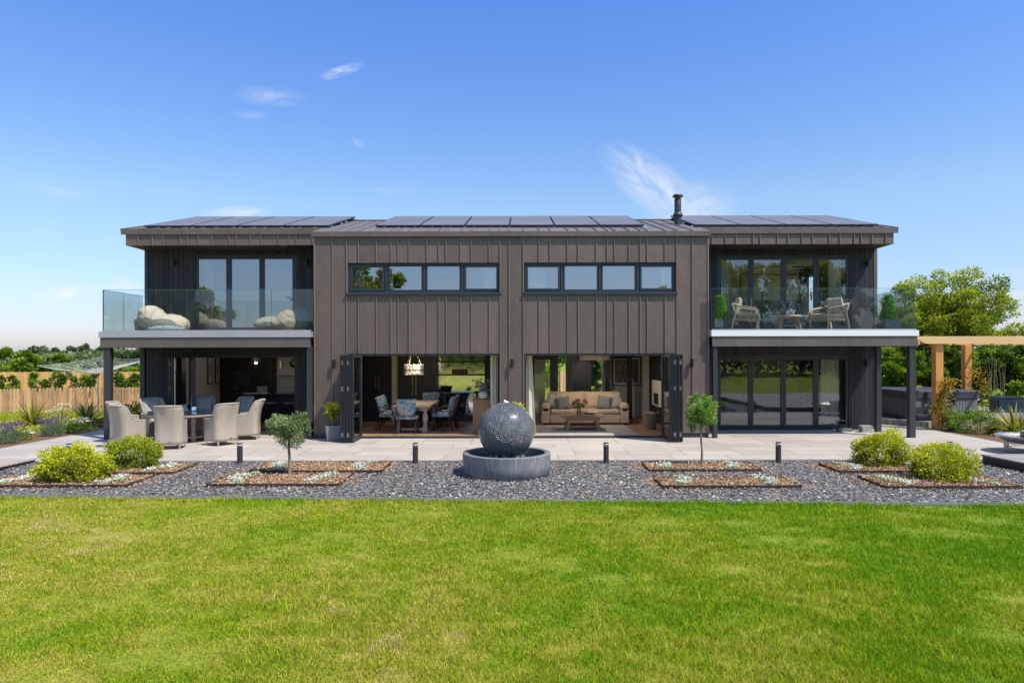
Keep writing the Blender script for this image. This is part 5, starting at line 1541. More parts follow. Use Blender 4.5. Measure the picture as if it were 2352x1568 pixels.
# ================================================================ outdoor dining set
TC = (-8.6, -.35)
def make_chair():
    r = empty('wicker_armchair', (0, 0, 0), 0, 'x', 'armchair', 'wicker armchairs round the glass topped patio table')
    # shell path: front left arm -> back -> front right arm (chair faces +y)
    path = []
    N = 40
    def pt(u):
        # u in 0..1 along the U
        hw, d0, d1, rc = .30, .27, -.25, .13
        segs = [((-hw, d0), (-hw, d1 + rc)), None, ((-hw + rc, d1), (hw - rc, d1)), None, ((hw, d1 + rc), (hw, d0))]
        l1 = d0 - d1 - rc; la = math.pi / 2 * rc; l2 = 2 * (hw - rc); tot = 2 * l1 + 2 * la + l2; s = u * tot
        if s < l1: return (-hw, d0 - s)
        s -= l1
        if s < la: a = s / rc; return (-hw + rc - rc * math.cos(a), d1 + rc - rc * math.sin(a))
        s -= la
        if s < l2: return (-hw + rc + s, d1)
        s -= l2
        if s < la: a = s / rc; return (hw - rc + rc * math.sin(a), d1 + rc - rc * math.cos(a))
        s -= la
        return (hw, d1 + rc + s)
    def top(u):
        q = abs(u - .5) * 2            # 0 at back centre, 1 at arm fronts
        if q < .40: return 1.02 - .015 * (q / .4) ** 2
        if q < .62: k = (q - .40) / .22; k = k * k * (3 - 2 * k); return 1.005 + (.665 - 1.005) * k
        return .665 - .035 * (q - .62) / .38
    P = []; rim = []
    K = 12
    for k in range(K + 1):
        row = []
        for i in range(N + 1):
            u = i / N; x, y = pt(u); zt = top(u); z = .11 + (zt - .11) * k / K
            q = abs(u - .5) * 2
            back = max(0, 1 - q / .62)
            lean = -.14 * back * max(0, (z - .35) / .65) ** 1.6 - .0
            waist = -.045 * math.sin(min(1, max(0, (z - .1) / .75)) * math.pi)
            x2 = x * (1 + waist * .9 + .07 * back * max(0, (z - .7) / .3)); y2 = y + lean - (.03 * math.sin((z - .1) / .9 * math.pi) * -1) * back
            row.append((x2, y2, z))
            if k == K: rim.append((x2, y2, z))
        P.append(row)
    MB().grid(P).build('shell', wicker, r, solid=.035)
    MB().tube(rim, .026, 8).build('rim', wicker, r)
    # front apron and seat
    MB().box(-.285, .285, .235, .265, .11, .40).build('apron', wicker, r, bevel=.01)
    MB().box(-.275, .275, -.22, .232, .36, .40).build('seat', wicker, r)
    MB().box(-.265, .265, -.2, .27, .402, .48).build('seat_cushion', midgrey_fabric, r, bevel=.03)
    mb = MB(); pillow(mb, (0, -.215, .76), .48, .50, .14, (R(13), 0, 0), 14); c = mb.build('back_cushion', midgrey_fabric, r)
    bt = MB()
    for x in (-.11, .11):
        for z in (.68, .84): bt.obox((x, -.215 + .085 - (z - .76) * .23, z), (.03, .012, .03))
    bt.build('button', grey_fabric, c)
    for sx in (-1, 1):
        for sy in (-.23, .24):
            MB(Matrix.Translation((sx * .26, sy, 0))).lathe([(.014, 0), (.02, .12)], 10).build('leg', chrome, r)
    MB().box(.03, .085, -.283, -.277, .16, .178).build('badge', post_mat, r)
    return r
clab = ['wicker armchair with its back to the camera, left one of the front pair', 'wicker armchair with its back to the camera, right one of the front pair', 'wicker armchair at the right side of the patio table, nearest the olive tree', 'wicker armchair behind the table on the right, overlapped by the right hand chairs',
        'wicker armchair facing the camera behind the middle of the table', 'wicker armchair facing the camera behind the table on the left', 'leftmost wicker armchair, mostly hidden, side on', 'wicker armchair at the front left, seen from behind and side']
c0 = make_chair()
for i, a in enumerate((12, 57, 102, 147, 192, 237, 282, 327)):
    o = c0 if i == 0 else copy_tree(c0)
    o['label'] = clab[i]
    rr = 1.5; o.location = (TC[0] + rr * math.sin(R(a)), TC[1] - rr * math.cos(R(a)), 0); o.rotation_euler = (0, 0, R(a))
tb = empty('patio_table', (TC[0], TC[1], 0), 0, 'round wicker patio table with a glass top', 'table')
MB().lathe([(0, .735), (1.06, .735), (1.06, .743), (0, .743)], 64, sharp=True).build('glass_top', table_glass, tb)
MB().lathe([(.99, .66), (1.04, .66), (1.05, .73), (.0, .73)], 64).lathe([(.99, .66), (0, .66)], 64).build('rim', wicker, tb)
for k in range(4):
    a = R(45 + 90 * k); MB().lathe([(.06, .02), (.05, .3), (.06, .66)], 14, (.42 * math.cos(a), .42 * math.sin(a))).build('leg', wicker, tb)
MB().lathe([(.5, .10), (.5, .13), (0, .13)], 24, sharp=True).build('lower_shelf', wicker, tb)
ls = MB().lathe([(0, .0), (.30, 0), (.30, .012), (0, .012)], 48, sharp=True).lathe([(.30, .0), (.31, .09)], 48).lathe([(.18, .012), (.18, .17), (.17, .17), (.17, .012)], 40)
o = ls.build('lazy_susan', clear_glass); o.location = (TC[0] - .15, TC[1] + .1, .745); tag(o, 'round clear glass turntable and bowl on the patio table', 'lazy susan')
# tall dark glass vase seen behind
# ================================================================ balconies
seam_mat = M('seam_piping', (.20, .165, .12), .9)
def beanbag(name, x, y, ells, c, mat, label, seed, wr=.035):
    P = blob(ells, c, 110, 60, wr, seed, 0.0)
    r = empty(name, (x, y, 2.834), 0, label, 'beanbag' if name == 'beanbag' else name, 'beanbags on the left balcony' if name == 'beanbag' else None)
    MB().grid(P).build('cover', mat, r)
    for ja, jb in ((0, 55), (27, 82)):
        pts = [P[i][ja] for i in range(2, 50)][::-1] + [P[i][jb] for i in range(2, 50)]
        MB().tube([(p[0] * 1.004, p[1] * 1.004, p[2] + .002) for p in pts[::2]], .0055, 5).build('seam', seam_mat, r)
    return r
zb = 2.834
beanbag('beanbag', X(372, 18.6), .55, [((-.22, 0, .34), (.34, .42, .34)), ((.28, 0, .20), (.46, .46, .27)), ((-.28, 0, .5), (.2, .36, .16)), ((0, 0, .2), (.4, .4, .25))], (-.05, 0, .22), cream_fabric, 'large cream beanbag lounger at the left end of the left balcony', 3, .015)
o = beanbag('beanbag', X(333, 18.7), .72, [((0, 0, .18), (.24, .3, .26)), ((-.12, 0, .3), (.13, .2, .12))], (0, 0, .17), midgrey_fabric, 'crumpled taupe side of a beanbag behind the cream lounger', 4, .04)
beanbag('beanbag', X(640, 18.7), .60, [((-.2, 0, .18), (.42, .42, .22)), ((.26, 0, .26), (.30, .38, .30)), ((.3, 0, .42), (.16, .26, .14)), ((0, 0, .2), (.4, .4, .2))], (.02, 0, .2), beanbag_fabric, 'cream beanbag at the right end of the left balcony', 5, .015)
beanbag('beanbag', X(694, 18.9), .85, [((0, 0, .28), (.30, .36, .32)), ((-.12, 0, .45), (.24, .3, .14))], (0, 0, .26), blue_fabric, 'blue-grey beanbag beside the cream one on the left balcony', 6, .05)
beanbag('cushion', X(385, 18.2), .12, [((0, 0, .06), (.5, .16, .09))], (0, 0, .06), white_fabric, 'pale folded blanket lying against the left balcony glass', 7, .05)

def rope_chair():
    r = empty('rope_armchair', (0, 0, 0), 0, None, 'armchair', 'rope armchairs on the right balcony')      # faces +x
    for sy in (-.33, .33):
        MB().tube([(.30, sy, 0), (.31, sy, .42), (.285, sy, .535), (.22, sy, .575), (-.1, sy, .625), (-.34, sy, .70)], [.024, .024, .026, .026, .026, .022], 10).build('arm_frame', acacia, r)
        MB().bar((-.37, sy, 0), (-.27, sy, .45), .04).bar((-.27, sy, .45), (-.35, sy, .71), .036).build('leg', acacia, r)
        mb = MB()
        for k in range(17):
            u = k / 16; x0 = -.30 + .56 * u
            mb.tube([(x0 + .0, sy, .31), (x0 - .01, sy, .655 - .075 * u - (.03 if u > .93 else 0))], .006, 5, False)
        mb.build('side_ropes', rope_mat, r)
    MB().box(-.31, .33, -.31, -.28, .25, .31).box(-.31, .33, .28, .31, .25, .31).box(.29, .325, -.279, .279, .25, .31).box(-.31, -.28, -.279, .279, .25, .31).build('seat_frame', acacia, r, bevel=.005)
    MB().bar((-.345, -.33, .70), (-.345, .33, .70), .04).build('back_rail', acacia, r)
    mb = MB()
    for k in range(18): 
        y = -.29 + k * .034; mb.tube([(-.29, y, .31), (-.345, y, .70)], .006, 5, False)
    mb.build('back_ropes', rope_mat, r)
    MB().box(-.24, .36, -.285, .285, .315, .44).build('seat_cushion', cream_fabric, r, bevel=.045)
    mb = MB(); pillow(mb, (-.22, 0, .64), .56, .50, .20, (R(16), 0, R(90)), 14); mb.build('back_cushion', cream_fabric, r)
    return r
ch = rope_chair(); ch['label'] = 'rope and wood armchair on the left of the balcony table, facing right'
ch.location = (X(1712, 18.35), .32, zb); ch.rotation_euler = (0, 0, R(-16))
o = copy_tree(ch, label='rope and wood armchair on the right of the balcony table, facing left'); o.location = (X(1903, 18.35), .32, zb); o.rotation_euler = (0, 0, R(180 + 16))
tb = empty('balcony_table', (X(1811, 18.3), .3, zb), 0, 'low round wooden table between the rope armchairs', 'table')
MB().lathe([(0, .345), (.49, .345), (.495, .36), (.49, .38), (0, .385)], 48).build('tabletop', acacia, tb)
for k in range(4):
    a = R(35 + 90 * k); MB().bar((.36 * math.cos(a), .36 * math.sin(a), 0), (.28 * math.cos(a), .28 * math.sin(a), .34), .055).build('leg', acacia, tb)
MB().bar((-.27, -.19, .12), (.27, .19, .12), .04).bar((-.27, .19, .13), (.27, -.19, .13), .04).build('stretcher', acacia, tb)
lt = empty('glass_lantern', (X(1816, 18.3), .3, zb + .386), 0, 'clear glass hurricane lantern on the balcony table', 'lantern')
MB().lathe([(.075, 0), (.085, .02), (.08, .10), (.13, .115), (.135, .13), (.085, .36), (.08, .36), (.128, .13), (.07, .02)], 32).build('shade', clear_glass, lt)
MB().lathe([(.131, .112), (.139, .12), (.131, .128)], 32).lathe([(.08, .357), (.087, .362), (.08, .367)], 32).build('rim', chrome, lt)
MB().cyl((0, 0), .04, .115, .20, n=16).build('candle', white_band, lt)
# ================================================================ bedroom and rooms behind the glass
bd = empty('four_poster_bed', (X(1800, 22.5), 4.6, zb), 0, 'bed with white duvet and black four poster frame in the right upstairs room', 'bed')
MB().box(-1.0, 1.0, -1.0, 1.0, .05, .3).build('base', midgrey_fabric, bd, bevel=.03)
MB().box(-1.06, 1.06, -1.06, .9, .301, .66).build('duvet', white_fabric, bd, bevel=.12)
mb = MB()
for x in (-1.05, 1.05):
    for y in (-1.05, 1.05): mb.box(x - .02, x + .02, y - .02, y + .02, 0, 2.1)
    mb.bar((x, -1.05, 2.1), (x, 1.05, 2.1), .035)
mb.bar((-1.05, -1.05, 2.1), (1.05, -1.05, 2.1), .035).bar((-1.05, 1.05, 2.1), (1.05, 1.05, 2.1), .035)
mb.build('post_frame', black_mat, bd)
MB().box(-1.0, 1.0, 1.07, 1.12, .3, 1.2).build('headboard', midgrey_fabric, bd)
for i, (x, m_, s) in enumerate([(-.55, white_fabric, .62), (.55, white_fabric, .62), (-.45, black_mat, .45), (.45, black_mat, .45)]):
    mb = MB(); pillow(mb, (0, 0, 0), s * 1.1, s * .75, .18, (R(-20), 0, 0)); o = mb.build('pillow', m_); o.location = (bd.location.x + x, 5.25 - (.0 if i < 2 else .28), zb + .85 - (0 if i < 2 else .03))
    tag(o, ('white' if i < 2 else 'black patterned') + ' pillow on the ' + ('left' if x < 0 else 'right') + ' side of the bed', 'pillow')
o = MB().lathe([(.08, 0), (.05, .16)], 16).box(-.01, .01, 0, .1, -.15, .02).build('wall_sconce', cream_fabric); o.location = (X(1868, 24.4), 6.5, 4.25); tag(o, 'small wall sconce right of the four poster bed', 'wall lamp')
o = MB().box(0, .03, 0, .9, 0, 1.35).build('window_light', white_plaster)
bpy.data.objects.remove(o)
# right ground floor room
so_ = empty('sofa', (8.2, 5.0, 0), 0, 'grey sofa with cushions in the right ground floor room', 'sofa')
MB().box(-1.2, 1.2, -.45, .45, .08, .42).build('base', midgrey_fabric, so_, bevel=.05)
MB().box(-1.2, 1.2, .3, .5, .421, .85).build('backrest', midgrey_fabric, so_, bevel=.06)
for s in (-1, 1): MB().box(min(s * 1.2, s * 1.42), max(s * 1.2, s * 1.42), -.45, .5, .08, .62).build('armrest', midgrey_fabric, so_, bevel=.06)
ar = empty('wall_art', (7.0, 6.58, 1.4), 0, 'wide picture of dark leafy sprays on the wall of the right ground floor room', 'picture')
MB().box(-1.35, 1.1, -.02, 0, -.55, .65).build('canvas', white_plaster, ar)
g = np.random.default_rng(2); cl = []
Ps = []
for cx in (-1.0, -.4, .25, .8):
    for cz in (.35, -.2):
        Ps.append(np.stack([cx + g.normal(size=420) * .16, np.full(420, -.03), cz + g.normal(size=420) * .12], 1))
P = np.concatenate(Ps); n = len(P)
leaves('printed_leaves', P, g.normal(size=(n, 3)) * [1, .02, 1], .06, .03, g.uniform(0, .4, n), L_dark, ar, .0)
pc = empty('pampas_vase', (10.0, 4.4, 2.83), 0)
bpy.data.objects.remove(pc)

# ================================================================ dining room
dt = empty('dining_table', (-3.05, 2.2, .014), 0, 'pale oak refectory table with turned legs in the dining room', 'table')
MB().box(-.54, .54, -1.15, 1.15, .70, .755).build('tabletop', pale_oak, dt, bevel=.008)
MB().box(-.44, .44, -1.0, -.96, .60, .699).box(-.44, .44, .96, 1.0, .60, .699).box(-.44, -.40, -.959, .959, .60, .699).box(.40, .44, -.959, .959, .60, .699).build('apron', pale_oak, dt)
for sx in (-.37, .37):
    for sy in (-.92, .92):
        MB(Matrix.Translation((sx, sy, 0))).box(-.07, .07, -.07, .07, .0, .14).lathe([(.05, .14), (.075, .19), (.05, .22), (.045, .25), (.085, .36), (.09, .42), (.06, .52), (.045, .56), (.07, .60), (.07, .62)], 24).box(-.065, .065, -.065, .065, .62, .70).build('leg', pale_oak, dt)
MB().box(-.30, .30, -.96, -.88, .05, .11).box(-.30, .30, .88, .96, .05, .11).box(-.04, .04, -.879, .879, .055, .105).build('stretcher', pale_oak, dt)
def dchair():
    r = empty('dining_chair', (0, 0, 0), 0, None, 'chair', 'blue floral dining chairs')   # faces +y
    MB().box(-.28, .28, -.24, .26, .40, .50).build('seat', floral_mat, r, bevel=.035)
    P = []
    for k in range(7):
        z = .53 + .42 * k / 6; row = []
        for i in range(13):
            u = i / 12 * 2 - 1; w = .235 + .055 * (k / 6) ** 2
            row.append((u * w, -.25 - .10 * k / 6 + .05 * u * u - (.03 if k == 6 else 0), z))
        P.append(row)
    MB().grid(P).build('backrest', floral_mat, r, solid=.07)
    for sx in (-1, 1):
        MB().bar((sx * .24, .22, 0), (sx * .24, .21, .41), .035).build('leg', black_mat, r)
        MB().tube([(sx * .27, -.34, 0), (sx * .23, -.22, .42), (sx * .22, -.25, .60)], [.016, .02, .018], 8).build('leg', black_mat, r)
        MB().tube([(sx * .27, .16, .45), (sx * .30, .12, .64), (sx * .29, -.02, .67), (sx * .24, -.25, .68)], .016, 8).build('armrest', black_mat, r)
    return r
dch = dchair()
dl = ['floral dining chair at the near end of the table with its back to the camera', 'floral dining chair on the left side of the table, nearer the doors', 'floral dining chair on the left side of the table, further back', 'floral dining chair on the right side of the table, nearer the doors', 'floral dining chair on the right side of the table, further back', 'floral dining chair at the far end of the table']
for i, (x, y, a) in enumerate([(-3.12, .98, 0), (-3.78, 1.75, -90), (-3.82, 2.55, -88), (-2.22, 1.75, 82), (-2.20, 2.6, 90), (-2.85, 3.65, 180)]):
    o = dch if i == 0 else copy_tree(dch)
    o['label'] = dl[i]; o.location = (x, y, .015); o.rotation_euler = (0, 0, R(a))
cd = empty('chandelier', (-3.12, 2.1, 1.6), 0, 'square chandelier of glass rods on a brass band over the dining table', 'chandelier')
rod = M('frosted_glass_rods', (.75, .70, .62), .25, 0, .1, spec=.8)
mb = MB()
for k in range(36):
    a = 2 * math.pi * k / 36; mb.tube([(.27 * math.cos(a), .27 * math.sin(a), 0 + .012 * (k % 3)), (.27 * math.cos(a), .27 * math.sin(a), .29 + .012 * ((k + 1) % 3))], .019, 6)
mb.build('glass_rods', rod, cd)
MB().lathe([(.292, .12), (.295, .12), (.295, .16), (.292, .16)], 40).build('brass_band', brass, cd)
mb = MB()
for k in range(4):
    a = R(45 + 90 * k); mb.tube([(.26 * math.cos(a), .26 * math.sin(a), .28), (.08 * math.cos(a), .08 * math.sin(a), .735)], .005, 5)
mb.build('cables', brass, cd)
def cabinet_unit(name, x0, x1, y, z0, z1, label, nd=2, handles=True, hz=(.9, 1.5), hx=None):
    r = empty(name, (0, 0, 0), 0, label, 'cabinet')
    MB().box(x0, x1, y, y + .45, z0, z1).build('carcass', cabinet, r)
    w = (x1 - x0) / nd
    for i in range(nd):
        a, b = x0 + i * w + .004, x0 + (i + 1) * w - .004
        mb = MB().box(a, b, y - .02, y - .001, z0 + .01, z1 - .01)
        for (c, d) in ((z0 + .1, (z0 + z1) / 2 - .05), ((z0 + z1) / 2 + .05, z1 - .1)):
            mb.box(a + .08, a + .09, y - .028, y - .019, c, d).box(b - .09, b - .08, y - .028, y - .019, c, d).box(a + .09, b - .09, y - .028, y - .019, c, c + .01).box(a + .09, b - .09, y - .028, y - .019, d - .01, d)
        dr = mb.build('door', cabinet, r)
        if handles:
            hxx = b - .05 if i % 2 == 0 else a + .05
            MB().box(hxx - .009, hxx + .009, y - .06, y - .042, *hz).box(hxx - .006, hxx + .006, y - .043, y - .02, hz[0] + .04, hz[0] + .06).box(hxx - .006, hxx + .006, y - .043, y - .02, hz[1] - .06, hz[1] - .04).build('handle', brass, dr)
    return r
YD = 4.28
xd = lambda c: ((980 + c / 3.136) - 1645) / 2160 * (18 + YD)
cabinet_unit('tall_cabinet', -5.1, xd(803), YD, .02, 2.33, 'tall dark cabinet with brass handles at the left of the dining room', 2, hz=(1.05, 1.5))
o = MB().box(xd(808), xd(852), YD + .1, YD + .14, .02, 2.33).build('door_jamb', plaster, house)
MB().box(xd(853), xd(870), YD + .05, YD + .14, .02, 2.33).build('lit_jamb', M('sunlit_brass_trim', (.62, .55, .20), .5, 0, .05), house)  # jamb strip with sunlight put into its yellow colour
cabinet_unit('tall_cabinet', xd(874), xd(1205), YD, .02, 2.33, 'tall dark cabinet with long brass handles behind the chandelier', 2, hz=(.86, 1.62))
cabinet_unit('tall_cabinet', xd(1735), xd(1905), YD, .02, 2.33, 'dark cabinet right of the mirror', 1, False)
mr = MB().box(xd(1250), xd(1730), YD + .42, YD + .44, .97, 2.30).build('wall_mirror', mirror_mat); tag(mr, 'large mirror behind the shelves reflecting the garden', 'mirror')
mr = MB().box(xd(1535), xd(1640), YD + .42, YD + .44, .2, .9).build('low_mirror', mirror_mat); tag(mr, 'lower mirror beside the wine rack', 'mirror')
sh = empty('bar_unit', (0, 0, 0), 0, 'dark bar counter with two shelves in front of the mirror', 'bar')
MB().box(xd(1215), xd(1630), YD - .05, YD + .4, .93, .965).build('counter_top', M('grey_quartz', (.22, .24, .27), .25, 0, .05), sh)
MB().box(xd(1215), xd(1360), YD, YD + .4, .02, .928).build('base', cabinet, sh)
MB().box(xd(1255), xd(1310), YD - .03, YD - .01, .83, .845).build('handle', brass, sh)
MB().box(xd(1210), xd(1730), YD + .12, YD + .41, 1.50, 1.54).box(xd(1210), xd(1730), YD + .12, YD + .41, 1.93, 1.97).build('shelf', cabinet, sh)
MB().box(xd(1205), xd(1250), YD + .02, YD + .43, .97, 2.33).build('side_panel', cabinet, sh)
wr_ = empty('wine_rack', (0, 0, 0), 0, 'cross shaped wine rack under the bar counter', 'wine rack')
x0, x1, z0, z1 = xd(1375), xd(1530), .22, .90
MB().box(x0, x0 + .02, YD, YD + .4, z0, z1).box(x1 - .02, x1, YD, YD + .4, z0, z1).box(x0 + .02, x1 - .02, YD, YD + .4, z0, z0 + .02).box(x0 + .02, x1 - .02, YD, YD + .4, z1 - .02, z1).box(x0 + .02, x1 - .02, YD + .38, YD + .4, z0 + .02, z1 - .02).build('frame', cabinet, wr_)
MB().bar((x0 + .02, YD + .19, z0 + .02), (x1 - .02, YD + .19, z1 - .02), .36, .015).bar((x0 + .02, YD + .19, z1 - .02), (x1 - .02, YD + .19, z0 + .02), .355, .015).build('cross_shelf', cabinet, wr_)
MB().box(x0 - .9, x1 + 1.2, YD + .05, YD + .4, .02, .21).build('plinth', cabinet, wr_)
bott = M('bottle_glass', (.01, .015, .01), .1, 0, .05, spec=.8)
def bottle():
    r = empty('wine_bottle', (0, 0, 0), 0, 'dark wine bottle lying neck outwards in the wine rack', 'bottle', 'wine bottles in the rack')
    MB(Matrix.Rotation(R(90), 4, 'X')).lathe([(0, -.26), (.037, -.26), (.037, -.08), (.014, .0), (.014, .05), (0, .05)], 12).build('body', bott, r)
    MB(Matrix.Rotation(R(90), 4, 'X')).lathe([(.0155, .03), (.0155, .055), (0, .056)], 10).build('cap', white_band, r)
    return r
b0 = bottle(); cx, cz = (x0 + x1) / 2, (z0 + z1) / 2; first = True
for dx, dz in [(-.08, .26), (0, .25), (.09, .26), (-.04, .19), (.05, .19), (0, .12), (-.22, .03), (-.15, .0), (-.2, -.06), (-.24, -.02), (.15, 0), (.22, .03), (.2, -.05), (.25, -.03), (-.12, -.28), (-.03, -.27), (.06, -.28), (.14, -.27), (.05, -.2)]:
    o = b0 if first else copy_tree(b0); first = False
    o.location = (cx + dx * .95, YD + .03, cz + dz * 1.05)
lb = MB().box(-.24, .24, -.1, .1, 0, .15).build('leather_box', M('red_leather', (.13, .035, .022), .5, 0, .15), bevel=.008); lb.location = ((xd(1395) + xd(1560)) / 2, YD + .25, 1.541); tag(lb, 'dark red leather box on the lower shelf in front of the mirror', 'box')
bw = MB().lathe([(0, 0), (.1, .0), (.2, .07), (.215, .08), (.1, .02), (0, .02)], 32).build('fruit_bowl', black_mat); bw.location = (xd(1300), YD + .1, .966); tag(bw, 'wide black bowl on the bar counter', 'bowl')
bw = MB().lathe([(0, 0), (.13, .0), (.19, .17), (.18, .17), (.12, .01), (0, .02)], 24).build('planter_bowl', black_mat); bw.location = (xd(1345), YD + .28, .966); tag(bw, 'black planter behind the bowl on the bar counter', 'planter')
sb = empty('oak_sideboard', (0, 0, 0), 0, 'oak sideboard standing along the right wall of the dining room', 'sideboard')
MB().box(-1.31, -.84, .98, 2.5, .10, .90).build('body', oak, sb)
MB().box(-1.34, -.80, .95, 2.54, .901, .94).build('top', oak, sb, bevel=.006)
MB().box(-1.34, -.81, .95, 2.53, .016, .099).build('plinth', oak, sb, bevel=.006)
MB().box(-1.30, -1.24, .965, .979, .12, .88).box(-.91, -.85, .965, .979, .12, .88).box(-1.24, -.91, .965, .979, .12, .18).box(-1.24, -.91, .965, .979, .80, .88).build('panel_frame', oak, sb)
vs_ = empty('vase', (-1.02, 1.15, .941), 0, 'round white vase of grey-green eucalyptus on the oak sideboard', 'vase')
MB().lathe([(0, 0), (.08, .0), (.135, .04), (.155, .11), (.14, .18), (.085, .225), (.08, .235), (.075, .22), (0, .1)], 36).build('pot', M('white_ceramic', (.72, .69, .62), .35, 0, .03), vs_)
g = np.random.default_rng(12); mb = MB(); Ps = []; Ds = []
for i in range(20):
    a = g.uniform(0, 6.28); e = np.array([math.cos(a) * g.uniform(.1, .38), math.sin(a) * g.uniform(.1, .3), g.uniform(.30, .62)])
    mb.tube([(0, 0, .12), tuple(e * [.4, .4, .75]), tuple(e)], .004, 5)
    for k in range(11):
        q = g.uniform(.4, 1.0); p = e * [q ** 1.6, q ** 1.6, q]; p[2] = .12 + (e[2] - .12) * q
        Ps.append(p); Ds.append(g.normal(size=3))
mb.build('stems', olive_bark, vs_)
leaves('foliage', np.array(Ps), np.array(Ds), .085, .05, g.uniform(0, 1, len(Ps)), L_euca, vs_)

# ================================================================ living room
sf = empty('sofa', (2.03, 3.55, .015), 0, 'beige linen three seat sofa facing the open doors', 'sofa')
MB().box(-1.10, 1.08, -.42, .42, .05, .32).build('base', sofa_fabric, sf, bevel=.02)
MB().box(-1.08, -.01, -.44, .2, .322, .47).build('seat_cushion', sofa_fabric, sf, bevel=.05); MB().box(0, 1.06, -.44, .2, .322, .47).build('seat_cushion', sofa_fabric, sf, bevel=.05)
for x in (-.54, .52):
    mb = MB(); pillow(mb, (x, .30, .70), 1.14, .60, .34, (R(-10), 0, 0), 14); mb.build('back_cushion', sofa_fabric, sf)
MB().box(-1.08, 1.06, .36, .52, .05, .88).build('backrest', sofa_fabric, sf, bevel=.05)
for s in (-1, 1):
    a, b = (-1.36, -1.11) if s < 0 else (1.09, 1.34)
    MB().box(a, b, -.46, .52, .05, .52).build('armrest', sofa_fabric, sf, bevel=.02)
    MB(Matrix.Translation(((a + b) / 2, .03, .545)) @ Matrix.Rotation(R(90), 4, 'X')).lathe([(0, -.49), (.125, -.49), (.135, -.47), (.135, .47), (.125, .49), (0, .49)], 24).build('armrest_roll', sofa_fabric, sf)
for x in (-1.25, 1.23): MB().box(x - .04, x + .04, -.42, -.34, 0, .05).build('leg', black_mat, sf)
for i, (x, y, z, s, rx, ry, m_, lb_) in enumerate([(-.98, 3.45, .72, .46, -18, 14, midgrey_fabric, 'brown-grey cushion in the left corner of the beige sofa'), (-.68, 3.28, .66, .44, -22, -12, grey_fabric, 'slate grey cushion leaning at the left of the beige sofa'), (.60, 3.30, .67, .46, -20, 10, grey_fabric, 'slate grey cushion leaning at the right of the beige sofa'), (.95, 3.45, .72, .48, -16, -16, midgrey_fabric, 'darker cushion in the right corner of the beige sofa'), (-.82, 3.5, .80, .36, -15, 30, midgrey_fabric, 'small dark cushion behind the left cushions of the beige sofa')]):
    mb = MB(); pillow(mb, (0, 0, 0), s, s, .16, (0, 0, 0)); o = mb.build('cushion', m_); o.location = (2.03 + x, y, z); o.rotation_euler = (R(rx), R(ry), 0); tag(o, lb_, 'cushion')
P = []
for k in range(5):
    P.append([(-.16 + .02 * k * 0 + math.sin(u * math.pi) * 0 + (u - .5) * 0 + 0.135 * -math.cos(u * math.pi), -.35 + k * .17 + .01 * math.sin(u * 9), (.54 + .145 * math.sin(u * math.pi)) if .0 < u < 1 else .25 + .03 * k % 2) for u in np.linspace(0, 1, 11)])
o = MB().grid(P).build('throw_blanket', grey_fabric, None, solid=.015); o.location = (2.03 - 1.235 + .16, 3.58, .02); tag(o, 'dark throw folded over the left arm of the beige sofa', 'blanket')
ct = empty('coffee_table', (X(1337, 19.75), 1.85, .02), 0, 'rustic wooden coffee table in front of the sofa', 'table')
mb = MB()
for i in range(8): mb.box(-.62 + i * .155, -.62 + i * .155 + .15, -.38, .38, .38, .42, float(gg.uniform(0, 1)))
mb.build('tabletop', oak, ct, bevel=.006)
MB().box(-.50, .50, -.30, -.26, .28, .379).box(-.50, .50, .26, .30, .28, .379).build('apron', oak, ct)
for sx in (-1, 1):
    for sy in (-1, 1): MB().bar((sx * .46, sy * .31, 0), (sx * .39, sy * .29, .34), .075).build('leg', oak, ct)
MB().box(-.38, .38, -.24, .24, .06, .12).build('lower_shelf', oak, ct, bevel=.005)
vz = empty('flower_vase', (X(1330, 19.7), 1.75, .442), 0, 'glass vase of pink peonies on the coffee table', 'vase')
MB().lathe([(0, 0), (.06, 0), (.075, .08), (.05, .17), (.065, .22), (.06, .22), (.045, .17), (.07, .08), (0, .012)], 24).build('glass', clear_glass, vz)
g = np.random.default_rng(3); Ps = []; mb = MB()
for i, (x, z) in enumerate([(-.14, .36), (-.07, .40), (.0, .42), (.17, .41), (.2, .37), (-.17, .31)]):
    c = np.array([x, g.normal() * .05, z]); mb.tube([(0, 0, .03), tuple(c * [.3, .3, .6]), tuple(c)], .004, 5)
    Ps.append(c + unit(g.normal(size=(90, 3))) * g.uniform(.01, .048, (90, 1)))
mb.build('stems', L_laurel, vz)
P = np.concatenate(Ps); n = len(P); leaves('petals', P, g.normal(size=(n, 3)), .035, .035, g.uniform(0, 1, n), P_pink, vz)
P = g.normal(size=(220, 3)) * [.09, .06, .05] + [0, 0, .27]; leaves('foliage', P, g.normal(size=(220, 3)), .06, .025, g.uniform(0, .7, 220), L_laurel, vz)
o = MB().box(-.17, .17, -.12, .12, 0, .03).build('tray', oak); o.location = (X(1352, 19.6), 1.62, .442); tag(o, 'flat wooden tray on the coffee table', 'tray')
o = MB().box(-.13, .13, -.1, .1, 0, .035).build('book', black_mat); o.location = (X(1352, 19.7), 1.7, .473); o.rotation_euler = (0, 0, .1); tag(o, 'dark closed book on the coffee table tray', 'book')
o = MB().box(-.15, .15, -.11, .11, 0, .018).build('magazine', white_fabric); o.location = (X(1362, 19.8), 1.8, .509); o.rotation_euler = (0, 0, -.1); tag(o, 'white magazine on top of the dark book', 'magazine')
rg = MB().box(.0, 3.1, .36, 3.0, 0, .012); o = rg.build('rug', brickmat('rug_weave', .3, 3, .008, (.40, .37, .34), (.43, .40, .37), (.30, .27, .25), .0, 0, .95, 2, (1, 1, 1), 30, .1, .06)); o.location = (0.1, 0, .015); tag(o, 'pale woven rug under the coffee table', 'rug')
